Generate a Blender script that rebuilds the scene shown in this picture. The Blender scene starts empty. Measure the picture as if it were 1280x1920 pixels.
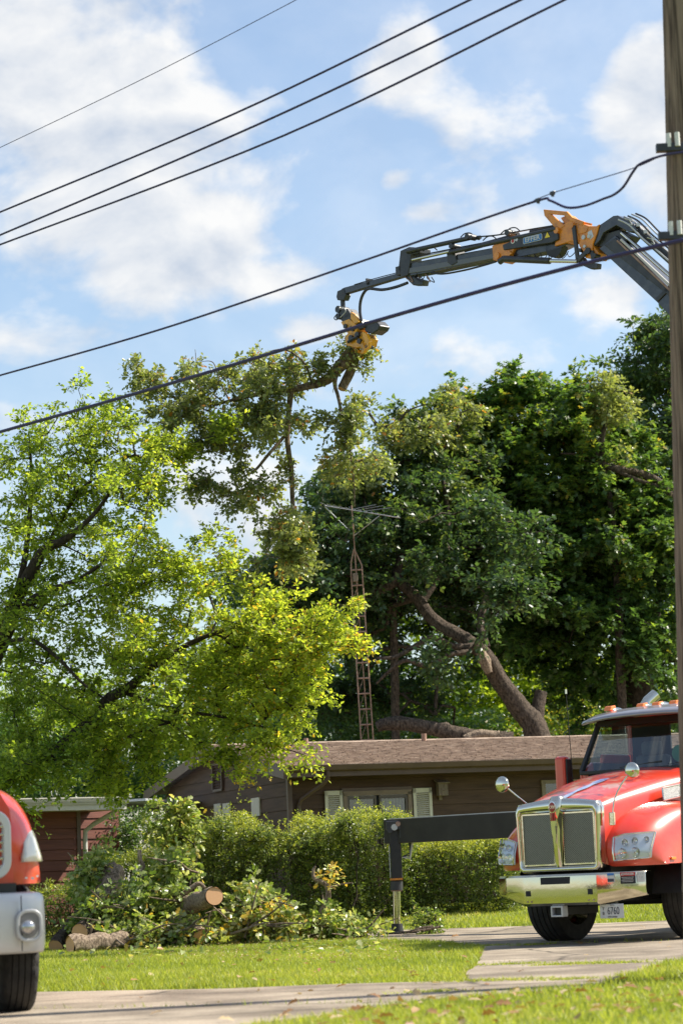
import bpy, math, random
import numpy as np
from mathutils import Vector, Matrix
random.seed(7)
R = math.radians
scene = bpy.context.scene
col = scene.collection

# ------------------------------------------------------------------ camera
F = 4500.0                       # focal length in photo pixels (84 mm)
CH = 1.0                         # camera height
ROLL = R(2.5)
PITCH = math.atan((1636 - 960) * math.cos(ROLL) / F)
FW = np.array([0, math.cos(PITCH), math.sin(PITCH)])
U0 = np.array([0, -math.sin(PITCH), math.cos(PITCH)])
R0 = np.array([1.0, 0, 0])
CR = R0 * math.cos(ROLL) - U0 * math.sin(ROLL)
CU = U0 * math.cos(ROLL) + R0 * math.sin(ROLL)
CAM = np.array([0, 0, CH])

cam_d = bpy.data.cameras.new('camera')
cam = bpy.data.objects.new('camera', cam_d)
col.objects.link(cam)
cam_d.sensor_fit = 'VERTICAL'
cam_d.sensor_height = 36.0
cam_d.lens = F / 1920 * 36.0
cam_d.clip_start = 0.1
cam_d.clip_end = 5000
cam_d.dof.use_dof = True
cam_d.dof.focus_distance = 36.5
cam_d.dof.aperture_fstop = 2.6
m = Matrix.Identity(4)
for i in range(3):
    m[i][0] = CR[i]; m[i][1] = CU[i]; m[i][2] = -FW[i]; m[i][3] = CAM[i]
cam.matrix_world = m
scene.camera = cam
scene.render.resolution_x = 682
scene.render.resolution_y = 1024

def ray(px, py):
    d = FW * F + (px - 640) * CR + (960 - py) * CU
    return d
def at(px, py, Y):
    d = ray(px, py)
    return CAM + d * (Y / d[1])
def gz(x, y):
    t = np.clip((np.asarray(y) - 38.0) / 7.0, 0, 1)
    return 0.28 * t * t * (3 - 2 * t)
def ground(px, py, z=0.0):
    d = ray(px, py)
    return CAM + d * ((z - CH) / d[2])
def proj(p):
    v = np.asarray(p) - CAM
    k = F / v.dot(FW)
    return 640 + v.dot(CR) * k, 960 - v.dot(CU) * k

# ------------------------------------------------------------------ light
SUN_EL, SUN_AZ = R(46), R(11)     # azimuth measured from +X (right) towards +Y (away)
sd = np.array([math.cos(SUN_EL) * math.cos(SUN_AZ), math.cos(SUN_EL) * math.sin(SUN_AZ), math.sin(SUN_EL)])
sl = bpy.data.lights.new('sun', 'SUN')
sl.energy = 4.8
sl.angle = R(0.55)
sl.color = (1.0, 0.93, 0.80)
so = bpy.data.objects.new('sun', sl)
so.rotation_euler = Vector(-sd).to_track_quat('-Z', 'Y').to_euler()
so.location = (20, 20, 40)
col.objects.link(so)

world = bpy.data.worlds.new('World')
scene.world = world
world.use_nodes = True
wt = world.node_tree
wt.nodes.clear()
wn = wt.nodes.new
def wl(a, b): wt.links.new(a, b)
sky = wn('ShaderNodeTexSky')
sky.sky_type = 'NISHITA'
sky.sun_disc = False
sky.sun_elevation = SUN_EL
sky.sun_rotation = math.pi / 2 - SUN_AZ
sky.air_density = 1.2
sky.dust_density = 0.9
sky.ozone_density = 2.6
bg1 = wn('ShaderNodeBackground'); bg1.inputs[1].default_value = 0.096
wl(sky.outputs[0], bg1.inputs[0])
tc = wn('ShaderNodeTexCoord')
nrm = wn('ShaderNodeVectorMath'); nrm.operation = 'NORMALIZE'
wl(tc.outputs['Generated'], nrm.inputs[0])
def wmath(op, a, b=None, c=None, clamp=False):
    n = wn('ShaderNodeMath'); n.operation = op; n.use_clamp = clamp
    for i, v in enumerate((a, b, c)):
        if v is None: continue
        if isinstance(v, (int, float)): n.inputs[i].default_value = v
        else: wl(v, n.inputs[i])
    return n.outputs[0]
def wnoise(scale, detail, rough, dist=0.0, vec=None, off=(0, 0, 0)):
    mp = wn('ShaderNodeMapping'); mp.inputs['Scale'].default_value = (1, 1, 1.5)
    mp.inputs['Location'].default_value = off
    wl(vec or nrm.outputs[0], mp.inputs[0])
    n = wn('ShaderNodeTexNoise'); n.inputs['Scale'].default_value = scale
    n.inputs['Detail'].default_value = detail; n.inputs['Roughness'].default_value = rough
    n.inputs['Distortion'].default_value = dist
    wl(mp.outputs[0], n.inputs['Vector'])
    return n.outputs[0]
n_big = wnoise(14, 10, 0.58, 0.25)
n_mid = wnoise(42, 6, 0.55, 0.1, off=(3, 1, 0))
# cloud banks: (px, py, rx, ry, weight) -> soft bumps round directions of the sky
CLOUDS = [(170, 240, 350, 380, .40), (30, 60, 240, 150, .22), (330, 120, 150, 150, .16), (300, 460, 270, 170, .40), (100, 380, 230, 200, .34),
          (90, 640, 260, 70, .24), (480, 520, 190, 60, .24), (750, 110, 90, 95, .28), (1210, 190, 110, 170, .42),
          (1290, 320, 110, 160, .3), (1150, 545, 110, 70, .26), (985, 425, 90, 45, .24), (590, 620, 110, 50, .3),
          (730, 335, 45, 32, .24), (850, 545, 230, 34, .18), (40, 790, 170, 60, .22), (800, 400, 60, 28, .18),
          (640, 680, 260, 120, .10), (780, 240, 170, 60, .06), (760, 850, 340, 120, .12), (460, 950, 160, 160, .16), (440, 330, 160, 70, .14)]
acc = None
for (cx, cy, rx, ry, w) in CLOUDS:
    d = ray(cx, cy); d = d / np.linalg.norm(d)
    sub = wn('ShaderNodeVectorMath'); sub.operation = 'SUBTRACT'
    wl(nrm.outputs[0], sub.inputs[0]); sub.inputs[1].default_value = d
    mul = wn('ShaderNodeVectorMath'); mul.operation = 'MULTIPLY'
    wl(sub.outputs[0], mul.inputs[0])
    mul.inputs[1].default_value = (F / rx, F / rx * 0.4, F / ry)
    ln = wn('ShaderNodeVectorMath'); ln.operation = 'LENGTH'
    wl(mul.outputs[0], ln.inputs[0])
    mr = wn('ShaderNodeMapRange'); mr.interpolation_type = 'SMOOTHSTEP'
    mr.inputs[1].default_value = 1.25; mr.inputs[2].default_value = 0.0
    mr.inputs[3].default_value = 0.0; mr.inputs[4].default_value = w
    wl(ln.outputs[1], mr.inputs[0])
    acc = mr.outputs[0] if acc is None else wmath('MAXIMUM', acc, mr.outputs[0])
dens = wmath('ADD', wmath('ADD', wmath('MULTIPLY', n_big, 0.95), wmath('MULTIPLY', n_mid, 0.32)), acc)
cov = wn('ShaderNodeMapRange'); cov.interpolation_type = 'SMOOTHSTEP'
cov.inputs[1].default_value = 0.60; cov.inputs[2].default_value = 0.92
wl(dens, cov.inputs[0])
# a second, offset lookup gives the clouds a lit side and a grey side
off = wn('ShaderNodeVectorMath'); off.operation = 'ADD'
off.inputs[1].default_value = tuple(np.array([.5, 0, .86]) * 0.012)
wl(nrm.outputs[0], off.inputs[0])
n_big2 = wnoise(14, 8, 0.55, 0.25, vec=off.outputs[0])
lit = wmath('ADD', wmath('MULTIPLY', wmath('SUBTRACT', n_big, n_big2), 3.2), 0.62, clamp=True)
cc = wn('ShaderNodeMix'); cc.data_type = 'RGBA'
cc.inputs[6].default_value = (0.56, 0.63, 0.74, 1)
cc.inputs[7].default_value = (0.98, 0.97, 0.95, 1)
wl(lit, cc.inputs[0])
bg2 = wn('ShaderNodeBackground'); bg2.inputs[1].default_value = 0.55
wl(cc.outputs[2], bg2.inputs[0])
# thin high veil
veil = wn('ShaderNodeMapRange'); veil.inputs[1].default_value = .35; veil.inputs[2].default_value = .75
veil.inputs[3].default_value = 0.10; veil.inputs[4].default_value = 0.34
wl(wnoise(7, 7, 0.6, 0.4, off=(9, 0, 0)), veil.inputs[0])
fac = wmath('MAXIMUM', wmath('MULTIPLY', cov.outputs[0], 0.93), veil.outputs[0])
mx = wn('ShaderNodeMixShader')
wl(fac, mx.inputs[0]); wl(bg1.outputs[0], mx.inputs[1]); wl(bg2.outputs[0], mx.inputs[2])
wo = wn('ShaderNodeOutputWorld'); wl(mx.outputs[0], wo.inputs[0])

vs = scene.view_settings
vs.view_transform = 'Standard'; vs.look = 'None'; vs.gamma = 1.0; vs.use_curve_mapping = False
vs.exposure = 0.92
scene.render.engine = 'CYCLES'
scene.cycles.max_bounces = 8
scene.cycles.transparent_max_bounces = 12

# ------------------------------------------------------------------ materials
def new_mat(name):
    mt = bpy.data.materials.new(name); mt.use_nodes = True
    nt = mt.node_tree
    return mt, nt, nt.nodes['Principled BSDF']
def setp(b, **k):
    for a, v in k.items():
        a = a.replace('_', ' ')
        if a in b.inputs:
            if isinstance(v, tuple) and len(v) == 3: v = (*v, 1)
            b.inputs[a].default_value = v
def mat(name, c, rough=0.6, metal=0.0, c2=None, scale=6.0, detail=6, stretch=(1, 1, 1), bump=0.0, bscale=None, coat=0.0, spec=0.5, lo=.35, hi=.65, world_co=False):
    mt, nt, b = new_mat(name)
    setp(b, Base_Color=c, Roughness=rough, Metallic=metal, Coat_Weight=coat, Coat_Roughness=0.06, Specular_IOR_Level=spec)
    if c2 or bump:
        tcn = nt.nodes.new('ShaderNodeTexCoord')
        mp = nt.nodes.new('ShaderNodeMapping'); mp.inputs['Scale'].default_value = stretch
        if world_co:
            ge = nt.nodes.new('ShaderNodeNewGeometry'); nt.links.new(ge.outputs['Position'], mp.inputs[0])
        else:
            nt.links.new(tcn.outputs['Object'], mp.inputs[0])
        n = nt.nodes.new('ShaderNodeTexNoise'); n.inputs['Scale'].default_value = scale; n.inputs['Detail'].default_value = detail
        n.inputs['Roughness'].default_value = .62
        nt.links.new(mp.outputs[0], n.inputs['Vector'])
        if c2:
            r = nt.nodes.new('ShaderNodeValToRGB')
            r.color_ramp.elements[0].position = lo; r.color_ramp.elements[1].position = hi
            r.color_ramp.elements[0].color = (*c, 1); r.color_ramp.elements[1].color = (*c2, 1)
            nt.links.new(n.outputs[0], r.inputs[0]); nt.links.new(r.outputs[0], b.inputs['Base Color'])
        if bump:
            n2 = n
            if bscale:
                n2 = nt.nodes.new('ShaderNodeTexNoise'); n2.inputs['Scale'].default_value = bscale; n2.inputs['Detail'].default_value = 8
                nt.links.new(mp.outputs[0], n2.inputs['Vector'])
            bp = nt.nodes.new('ShaderNodeBump'); bp.inputs['Strength'].default_value = 1.0; bp.inputs['Distance'].default_value = bump
            nt.links.new(n2.outputs[0], bp.inputs['Height']); nt.links.new(bp.outputs[0], b.inputs['Normal'])
    return mt
def leaf_mat(name, cols, trans=0.45, tcol=1.9, rough=0.45, spec=.35):
    """cols: list of (position, colour) over the per-leaf tint attribute"""
    mt = bpy.data.materials.new(name); mt.use_nodes = True
    nt = mt.node_tree; nt.nodes.clear()
    N = nt.nodes.new; L = nt.links.new
    a = N('ShaderNodeAttribute'); a.attribute_name = 'tint'
    r = N('ShaderNodeValToRGB')
    el = r.color_ramp.elements
    while len(el) < len(cols): el.new(0.5)
    for e, (p, c) in zip(el, cols): e.position = p; e.color = (*c, 1)
    L(a.outputs['Fac'], r.inputs[0])
    p = N('ShaderNodeBsdfPrincipled'); p.inputs['Roughness'].default_value = rough
    p.inputs['Specular IOR Level'].default_value = spec
    L(r.outputs[0], p.inputs['Base Color'])
    t = N('ShaderNodeBsdfTranslucent')
    g = N('ShaderNodeMix'); g.data_type = 'RGBA'; g.blend_type = 'MULTIPLY'; g.inputs[0].default_value = 1
    g.inputs[7].default_value = (tcol * 1.12, tcol * 1.1, tcol * .45, 1)
    L(r.outputs[0], g.inputs[6]); L(g.outputs[2], t.inputs[0])
    mxx = N('ShaderNodeMixShader'); mxx.inputs[0].default_value = trans
    L(p.outputs[0], mxx.inputs[1]); L(t.outputs[0], mxx.inputs[2])
    o = N('ShaderNodeOutputMaterial'); L(mxx.outputs[0], o.inputs[0])
    return mt
def bark_mat(name, c, c2, scale=9, bump=.03):
    mt, nt, b = new_mat(name)
    N = nt.nodes.new; L = nt.links.new
    setp(b, Roughness=.9, Specular_IOR_Level=.2)
    ge = N('ShaderNodeNewGeometry')
    mp = N('ShaderNodeMapping'); mp.inputs['Scale'].default_value = (1, 1, .5); L(ge.outputs['Position'], mp.inputs[0])
    n = N('ShaderNodeTexNoise'); n.inputs['Scale'].default_value = scale * 2.2; n.inputs['Detail'].default_value = 9; n.inputs['Roughness'].default_value = .7; n.inputs['Distortion'].default_value = .3
    L(mp.outputs[0], n.inputs['Vector'])
    r = N('ShaderNodeValToRGB'); r.color_ramp.elements[0].position = .38; r.color_ramp.elements[1].position = .66
    r.color_ramp.elements[0].color = (*c, 1); r.color_ramp.elements[1].color = (*c2, 1)
    L(n.outputs[0], r.inputs[0]); L(r.outputs[0], b.inputs['Base Color'])
    bp = N('ShaderNodeBump'); bp.inputs['Distance'].default_value = bump; L(n.outputs[0], bp.inputs['Height']); L(bp.outputs[0], b.inputs['Normal'])
    return mt

M = {}
M['leaf_yellow'] = leaf_mat('leaf_yellow', [(0, (.085, .14, .022)), (.5, (.21, .27, .042)), (.97, (.35, .38, .065)), (1, (.45, .30, .05))], trans=.56, tcol=2.1)
M['leaf_oak'] = leaf_mat('leaf_oak', [(0, (.11, .15, .06)), (.6, (.23, .27, .10)), (.95, (.38, .37, .16)), (.985, (.50, .24, .06)), (1, (.52, .22, .05))], trans=.45, tcol=1.5, rough=.33, spec=.6)
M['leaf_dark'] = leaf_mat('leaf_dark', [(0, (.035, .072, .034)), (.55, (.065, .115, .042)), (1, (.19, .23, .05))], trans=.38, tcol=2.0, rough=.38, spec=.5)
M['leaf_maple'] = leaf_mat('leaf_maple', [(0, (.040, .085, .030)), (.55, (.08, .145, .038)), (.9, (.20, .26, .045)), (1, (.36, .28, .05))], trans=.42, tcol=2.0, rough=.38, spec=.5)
M['leaf_back'] = leaf_mat('leaf_back', [(0, (.09, .16, .02)), (1, (.26, .31, .03))], trans=.5, tcol=2.2)
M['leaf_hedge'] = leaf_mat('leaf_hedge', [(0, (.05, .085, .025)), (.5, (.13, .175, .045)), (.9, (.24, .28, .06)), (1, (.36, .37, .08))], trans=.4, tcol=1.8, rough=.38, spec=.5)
M['leaf_brush'] = leaf_mat('leaf_brush', [(0, (.09, .15, .035)), (.45, (.18, .25, .055)), (.72, (.34, .38, .16)), (.93, (.50, .50, .30)), (1, (.50, .34, .07))], trans=.42, tcol=1.6, rough=.3, spec=.5)
M['grass_blade'] = leaf_mat('grass_blade', [(0, (.17, .22, .035)), (.6, (.32, .36, .065)), (.9, (.46, .44, .14)), (1, (.5, .42, .25))], trans=.45, tcol=1.6)
M['dry_leaf'] = leaf_mat('dry_leaf', [(0, (.24, .12, .05)), (.5, (.38, .22, .10)), (1, (.55, .43, .26))], trans=.2, tcol=1.2)
M['bark_dark'] = bark_mat('bark_dark', (.022, .017, .013), (.085, .066, .050), 9, .03)
M['bark_oak'] = bark_mat('bark_oak', (.030, .023, .018), (.17, .13, .10), 9, .07)
M['bark_mid'] = bark_mat('bark_mid', (.07, .05, .035), (.30, .23, .16), 10, .04)
M['bark_light'] = bark_mat('bark_light', (.10, .07, .05), (.44, .34, .25), 14, .03)
M['soil'] = mat('soil', (.10, .125, .03), .95, c2=(.20, .24, .05), scale=1.3, bump=.02, bscale=30, world_co=True)
def concrete_mat():
    mt, nt, b = new_mat('concrete'); N = nt.nodes.new; L = nt.links.new
    setp(b, Roughness=.85, Specular_IOR_Level=.3)
    ge = N('ShaderNodeNewGeometry')
    n1 = N('ShaderNodeTexNoise'); n1.inputs['Scale'].default_value = 1.1; n1.inputs['Detail'].default_value = 8
    n2 = N('ShaderNodeTexNoise'); n2.inputs['Scale'].default_value = 55; n2.inputs['Detail'].default_value = 4
    for n in (n1, n2): L(ge.outputs['Position'], n.inputs['Vector'])
    r1 = N('ShaderNodeValToRGB'); r1.color_ramp.elements[0].position = .3; r1.color_ramp.elements[1].position = .7
    r1.color_ramp.elements[0].color = (.27, .22, .165, 1); r1.color_ramp.elements[1].color = (.41, .345, .265, 1)
    L(n1.outputs[0], r1.inputs[0])
    r2 = N('ShaderNodeValToRGB'); r2.color_ramp.elements[0].position = .36; r2.color_ramp.elements[1].position = .56
    r2.color_ramp.elements[0].color = (.62, .6, .58, 1); r2.color_ramp.elements[1].color = (1, 1, 1, 1)
    L(n2.outputs[0], r2.inputs[0])
    mm = N('ShaderNodeMix'); mm.data_type = 'RGBA'; mm.blend_type = 'MULTIPLY'; mm.inputs[0].default_value = 1
    L(r1.outputs[0], mm.inputs[6]); L(r2.outputs[0], mm.inputs[7])
    n4 = N('ShaderNodeTexNoise'); n4.inputs['Scale'].default_value = 2.5; n4.inputs['Detail'].default_value = 5; L(ge.outputs['Position'], n4.inputs['Vector'])
    mxv = N('ShaderNodeMix'); mxv.data_type = 'VECTOR'; mxv.inputs[0].default_value = .22; L(ge.outputs['Position'], mxv.inputs[4]); L(n4.outputs['Color'], mxv.inputs[5])
    vo = N('ShaderNodeTexVoronoi'); vo.feature = 'DISTANCE_TO_EDGE'; vo.inputs['Scale'].default_value = .42; L(mxv.outputs[1], vo.inputs['Vector'])
    cr = N('ShaderNodeMapRange'); cr.inputs[1].default_value = .004; cr.inputs[2].default_value = .016; cr.inputs[3].default_value = .38; cr.inputs[4].default_value = 1.0; L(vo.outputs['Distance'], cr.inputs[0])
    n5 = N('ShaderNodeTexNoise'); n5.inputs['Scale'].default_value = .55; n5.inputs['Detail'].default_value = 6; n5.inputs['Roughness'].default_value = .65; L(ge.outputs['Position'], n5.inputs['Vector'])
    st_ = N('ShaderNodeMapRange'); st_.inputs[1].default_value = .40; st_.inputs[2].default_value = .58; st_.inputs[3].default_value = .68; st_.inputs[4].default_value = 1.05; L(n5.outputs[0], st_.inputs[0])
    mt1 = N('ShaderNodeMath'); mt1.operation = 'MULTIPLY'; L(cr.outputs[0], mt1.inputs[0]); L(st_.outputs[0], mt1.inputs[1])
    mm2 = N('ShaderNodeMix'); mm2.data_type = 'RGBA'; mm2.blend_type = 'MULTIPLY'; mm2.inputs[0].default_value = 1; L(mm.outputs[2], mm2.inputs[6]); L(mt1.outputs[0], mm2.inputs[7]); L(mm2.outputs[2], b.inputs['Base Color'])
    bp = N('ShaderNodeBump'); bp.inputs['Distance'].default_value = .006; L(n2.outputs[0], bp.inputs['Height']); L(bp.outputs[0], b.inputs['Normal'])
    return mt
M['concrete'] = concrete_mat()
def red_mat(name, mural=False):
    mt, nt, b = new_mat(name); N = nt.nodes.new; L = nt.links.new
    setp(b, Coat_Weight=.9, Coat_Roughness=.07, Roughness=.35)
    tcn = N('ShaderNodeTexCoord')
    n1 = N('ShaderNodeTexNoise'); n1.inputs['Scale'].default_value = 2.2; n1.inputs['Detail'].default_value = 9; n1.inputs['Roughness'].default_value = .7
    L(tcn.outputs['Object'], n1.inputs['Vector'])
    r1 = N('ShaderNodeValToRGB'); r1.color_ramp.elements[0].position = .42; r1.color_ramp.elements[0].color = (.64, .030, .010, 1)
    r1.color_ramp.elements[1].position = .80; r1.color_ramp.elements[1].color = (.64, .075, .030, 1)
    L(n1.outputs[0], r1.inputs[0]); out_ = r1.outputs[0]
    # road dust, thicker low down on the body
    sx = N('ShaderNodeSeparateXYZ'); L(tcn.outputs['Object'], sx.inputs[0])
    mr = N('ShaderNodeMapRange'); mr.inputs[1].default_value = 1.45; mr.inputs[2].default_value = .85; mr.inputs[3].default_value = 0; mr.inputs[4].default_value = .30; L(sx.outputs[2], mr.inputs[0])
    n2 = N('ShaderNodeTexNoise'); n2.inputs['Scale'].default_value = 14; n2.inputs['Detail'].default_value = 8; L(tcn.outputs['Object'], n2.inputs['Vector'])
    mu = N('ShaderNodeMath'); mu.operation = 'MULTIPLY'; L(mr.outputs[0], mu.inputs[0]); L(n2.outputs[0], mu.inputs[1])
    mx_ = N('ShaderNodeMix'); mx_.data_type = 'RGBA'; L(mu.outputs[0], mx_.inputs[0]); L(out_, mx_.inputs[6]); mx_.inputs[7].default_value = (.42, .30, .22, 1); out_ = mx_.outputs[2]
    if mural:                      # airbrushed picture on top of the hood: soft pale and dark shapes
        n3 = N('ShaderNodeTexNoise'); n3.inputs['Scale'].default_value = 3.4; n3.inputs['Detail'].default_value = 5; n3.inputs['Distortion'].default_value = 1.6; L(tcn.outputs['Object'], n3.inputs['Vector'])
        r3 = N('ShaderNodeValToRGB'); e = r3.color_ramp.elements
        e[0].position = .36; e[0].color = (.10, .035, .05, 1); e[1].position = .66; e[1].color = (.52, .36, .30, 1)
        q = e.new(.44); q.color = (.55, .05, .03, 1); q = e.new(.54); q.color = (.62, .09, .05, 1); q = e.new(.58); q.color = (.50, .26, .18, 1)
        L(n3.outputs[0], r3.inputs[0])
        ab = N('ShaderNodeMath'); ab.operation = 'ABSOLUTE'; L(sx.outputs[0], ab.inputs[0])
        m1 = N('ShaderNodeMapRange'); m1.inputs[1].default_value = .60; m1.inputs[2].default_value = .42; L(ab.outputs[0], m1.inputs[0])
        m2 = N('ShaderNodeMapRange'); m2.inputs[1].default_value = 1.75; m2.inputs[2].default_value = 1.3; L(sx.outputs[1], m2.inputs[0])
        m3 = N('ShaderNodeMath'); m3.operation = 'MULTIPLY'; L(m1.outputs[0], m3.inputs[0]); L(m2.outputs[0], m3.inputs[1])
        m4 = N('ShaderNodeMath'); m4.operation = 'MULTIPLY'; m4.inputs[1].default_value = .8; L(m3.outputs[0], m4.inputs[0])
        m5 = N('ShaderNodeMix'); m5.data_type = 'RGBA'; L(m4.outputs[0], m5.inputs[0]); L(out_, m5.inputs[6]); L(r3.outputs[0], m5.inputs[7]); out_ = m5.outputs[2]
    L(out_, b.inputs['Base Color'])
    r4 = N('ShaderNodeMapRange'); r4.inputs[3].default_value = .03; r4.inputs[4].default_value = .22; L(n2.outputs[0], r4.inputs[0]); L(r4.outputs[0], b.inputs['Coat Roughness'])
    return mt
M['red'] = red_mat('red_paint'); M['red_mural'] = red_mat('red_paint_mural', True)
M['chrome'] = mat('chrome', (.66, .63, .53), .06, 1.0, bump=.0022, scale=4)
M['steel'] = mat('polished_steel', (.62, .58, .46), .10, 1.0, bump=.0018, scale=4)
M['silver'] = mat('silver_plastic', (.50, .50, .50), .34, .25, c2=(.56, .56, .55), scale=3, bump=.001)
M['black'] = mat('black_plastic', (.012, .012, .013), .5, c2=(.022, .021, .02), scale=9)
M['rubber'] = mat('tyre_rubber', (.014, .013, .013), .82, c2=(.034, .031, .028), scale=8, bump=.003, bscale=40)
M['crane_grey'] = mat('crane_grey_paint', (.032, .035, .043), .3, .1, c2=(.085, .085, .088), scale=6, coat=.4, lo=.45, hi=.75, detail=10)
M['crane_dark'] = mat('crane_dark_paint', (.022, .023, .026), .4, c2=(.045, .045, .048), scale=6)
M['orange'] = mat('orange_paint', (.76, .27, .018), .4, c2=(.42, .15, .03), scale=7, coat=.3, lo=.45, hi=.72, detail=10)
M['yellow'] = mat('yellow_orange_paint', (.82, .37, .012), .4, c2=(.30, .16, .05), scale=9, coat=.3, lo=.48, hi=.72, detail=10)
M['hose'] = mat('hydraulic_hose', (.016, .016, .02), .45, c2=(.03, .03, .035))
M['cable'] = mat('cable_sheath', (.016, .012, .075), .5, c2=(.024, .018, .095), scale=8)
M['pole_wood'] = mat('weathered_pole', (.06, .040, .028), .9, c2=(.26, .19, .14), scale=9, stretch=(4, 4, .10), bump=.02, bscale=12, lo=.36, hi=.58)
M['siding'] = mat('brown_siding', (.066, .034, .018), .75, c2=(.115, .062, .034), scale=4, stretch=(.3, .3, 3), bump=.003, bscale=20, world_co=True)
M['siding_red'] = mat('red_siding', (.125, .038, .024), .7, c2=(.18, .055, .035), scale=4, stretch=(.3, .3, 3), bump=.003, bscale=20, world_co=True)
M['fascia'] = mat('brown_fascia', (.105, .062, .044), .5, c2=(.135, .082, .058), scale=3)
M['shingle'] = mat('shingle', (.20, .138, .102), .92, c2=(.43, .325, .25), scale=6, lo=.36, hi=.64, bump=.004, bscale=60, world_co=True, stretch=(.6, 1.3, 6))
M['shutter'] = mat('cream_shutter', (.64, .58, .46), .6, c2=(.72, .66, .54), scale=4)
M['white'] = mat('white_trim', (.70, .69, .66), .5, c2=(.62, .61, .58), scale=4)
M['white_metal'] = mat('white_gutter', (.58, .56, .52), .45, c2=(.48, .46, .43), scale=3)
M['wood_grey'] = mat('weathered_board', (.16, .115, .08), .85, c2=(.26, .20, .145), scale=9, stretch=(6, 6, .5), bump=.004)
M['cut_wood'] = None
M['rust'] = mat('rusty_metal', (.28, .16, .11), .75, .2, c2=(.44, .30, .23), scale=12)
M['alu'] = mat('aluminium', (.62, .62, .62), .35, 1.0, c2=(.5, .5, .5))
M['amber'] = mat('amber_lens', (.85, .22, .02), .2, coat=1.0)
M['plate_white'] = mat('plate_white', (.62, .62, .60), .4, c2=(.52, .52, .5), scale=20)
M['plate_ink'] = mat('plate_ink', (.05, .05, .07), .5)
M['label_red'] = mat('label_red', (.45, .03, .03), .5)
M['label_blue'] = mat('label_blue', (.03, .17, .48), .4)
M['label_yellow'] = mat('label_yellow', (.85, .62, .03), .4)
M['curtain'] = mat('curtain', (.45, .42, .36), .9, c2=(.58, .55, .48), scale=20, stretch=(6, 6, .2), bump=.01)
M['interior'] = mat('dark_interior', (.02, .021, .024), .8)
M['seat'] = mat('grey_seat', (.10, .11, .115), .8)
def glass_mat(name, tint, mixf, rough=.02):
    mt = bpy.data.materials.new(name); mt.use_nodes = True; nt = mt.node_tree; nt.nodes.clear()
    N = nt.nodes.new; L = nt.links.new
    t = N('ShaderNodeBsdfTransparent'); t.inputs[0].default_value = (*tint, 1)
    g = N('ShaderNodeBsdfGlossy'); g.inputs['Roughness'].default_value = rough; g.inputs[0].default_value = (.9, .95, 1, 1)
    f = N('ShaderNodeLayerWeight'); f.inputs[0].default_value = .5
    q = N('ShaderNodeMath'); q.operation = 'POWER'; q.inputs[1].default_value = 4; L(f.outputs['Facing'], q.inputs[0])
    q2 = N('ShaderNodeMath'); q2.operation = 'MULTIPLY'; q2.inputs[1].default_value = .75; L(q.outputs[0], q2.inputs[0])
    a = N('ShaderNodeMath'); a.operation = 'ADD'; a.inputs[1].default_value = mixf; a.use_clamp = True; L(q2.outputs[0], a.inputs[0])
    mxx = N('ShaderNodeMixShader'); L(a.outputs[0], mxx.inputs[0]); L(t.outputs[0], mxx.inputs[1]); L(g.outputs[0], mxx.inputs[2])
    o = N('ShaderNodeOutputMaterial'); L(mxx.outputs[0], o.inputs[0]); return mt
M['windshield'] = glass_mat('windshield_glass', (.72, .82, .82), .11)
M['pane'] = glass_mat('window_glass', (.6, .65, .65), .10)
M['lens'] = glass_mat('lamp_lens', (.92, .95, .97), .16)
def cut_mat():
    mt, nt, b = new_mat('cut_wood'); N = nt.nodes.new; L = nt.links.new
    setp(b, Roughness=.8)
    tcn = N('ShaderNodeTexCoord')
    w = N('ShaderNodeTexWave'); w.wave_type = 'RINGS'; w.rings_direction = 'SPHERICAL'; w.inputs['Scale'].default_value = 22; w.inputs['Distortion'].default_value = 1.2
    L(tcn.outputs['Object'], w.inputs['Vector'])
    r = N('ShaderNodeValToRGB'); r.color_ramp.elements[0].color = (.56, .27, .12, 1); r.color_ramp.elements[1].color = (.70, .44, .25, 1)
    L(w.outputs[0], r.inputs[0]); L(r.outputs[0], b.inputs['Base Color']); return mt
M['cut_wood'] = cut_mat()

# ------------------------------------------------------------------ builders
WORLD_ROOTS = set()
def thing(name, label, cat, loc=(0, 0, 0), rotz=0.0, group=None, local=False):
    o = bpy.data.objects.new(name, None); col.objects.link(o)
    o.location = loc; o.rotation_euler = (0, 0, rotz); o.empty_display_size = .2
    o['label'] = label; o['category'] = cat
    if group: o['group'] = group
    if not local: WORLD_ROOTS.add(o.name)
    return o
def tag(o, label, cat, group=None, kind=None):
    o['label'] = label
    if cat: o['category'] = cat
    if group: o['group'] = group
    if kind: o['kind'] = kind
    return o
def link(name, me, parent=None, kind=None, label=None):
    o = bpy.data.objects.new(name, me); col.objects.link(o)
    if parent is not None:
        o.parent = parent
        if parent.name in WORLD_ROOTS:
            o.matrix_parent_inverse = parent.matrix_basis.inverted()
    if kind: o['kind'] = kind
    if label: o['label'] = label
    return o
def recentre(o):
    """give a world-coordinate top-level mesh an origin at its base centre"""
    me = o.data; n = len(me.vertices); co = np.empty(n * 3, 'f'); me.vertices.foreach_get('co', co); co = co.reshape(-1, 3)
    c = np.array([(co[:, 0].min() + co[:, 0].max()) / 2, (co[:, 1].min() + co[:, 1].max()) / 2, co[:, 2].min()])
    me.vertices.foreach_set('co', (co - c).ravel()); o.location = c
    return o
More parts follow.
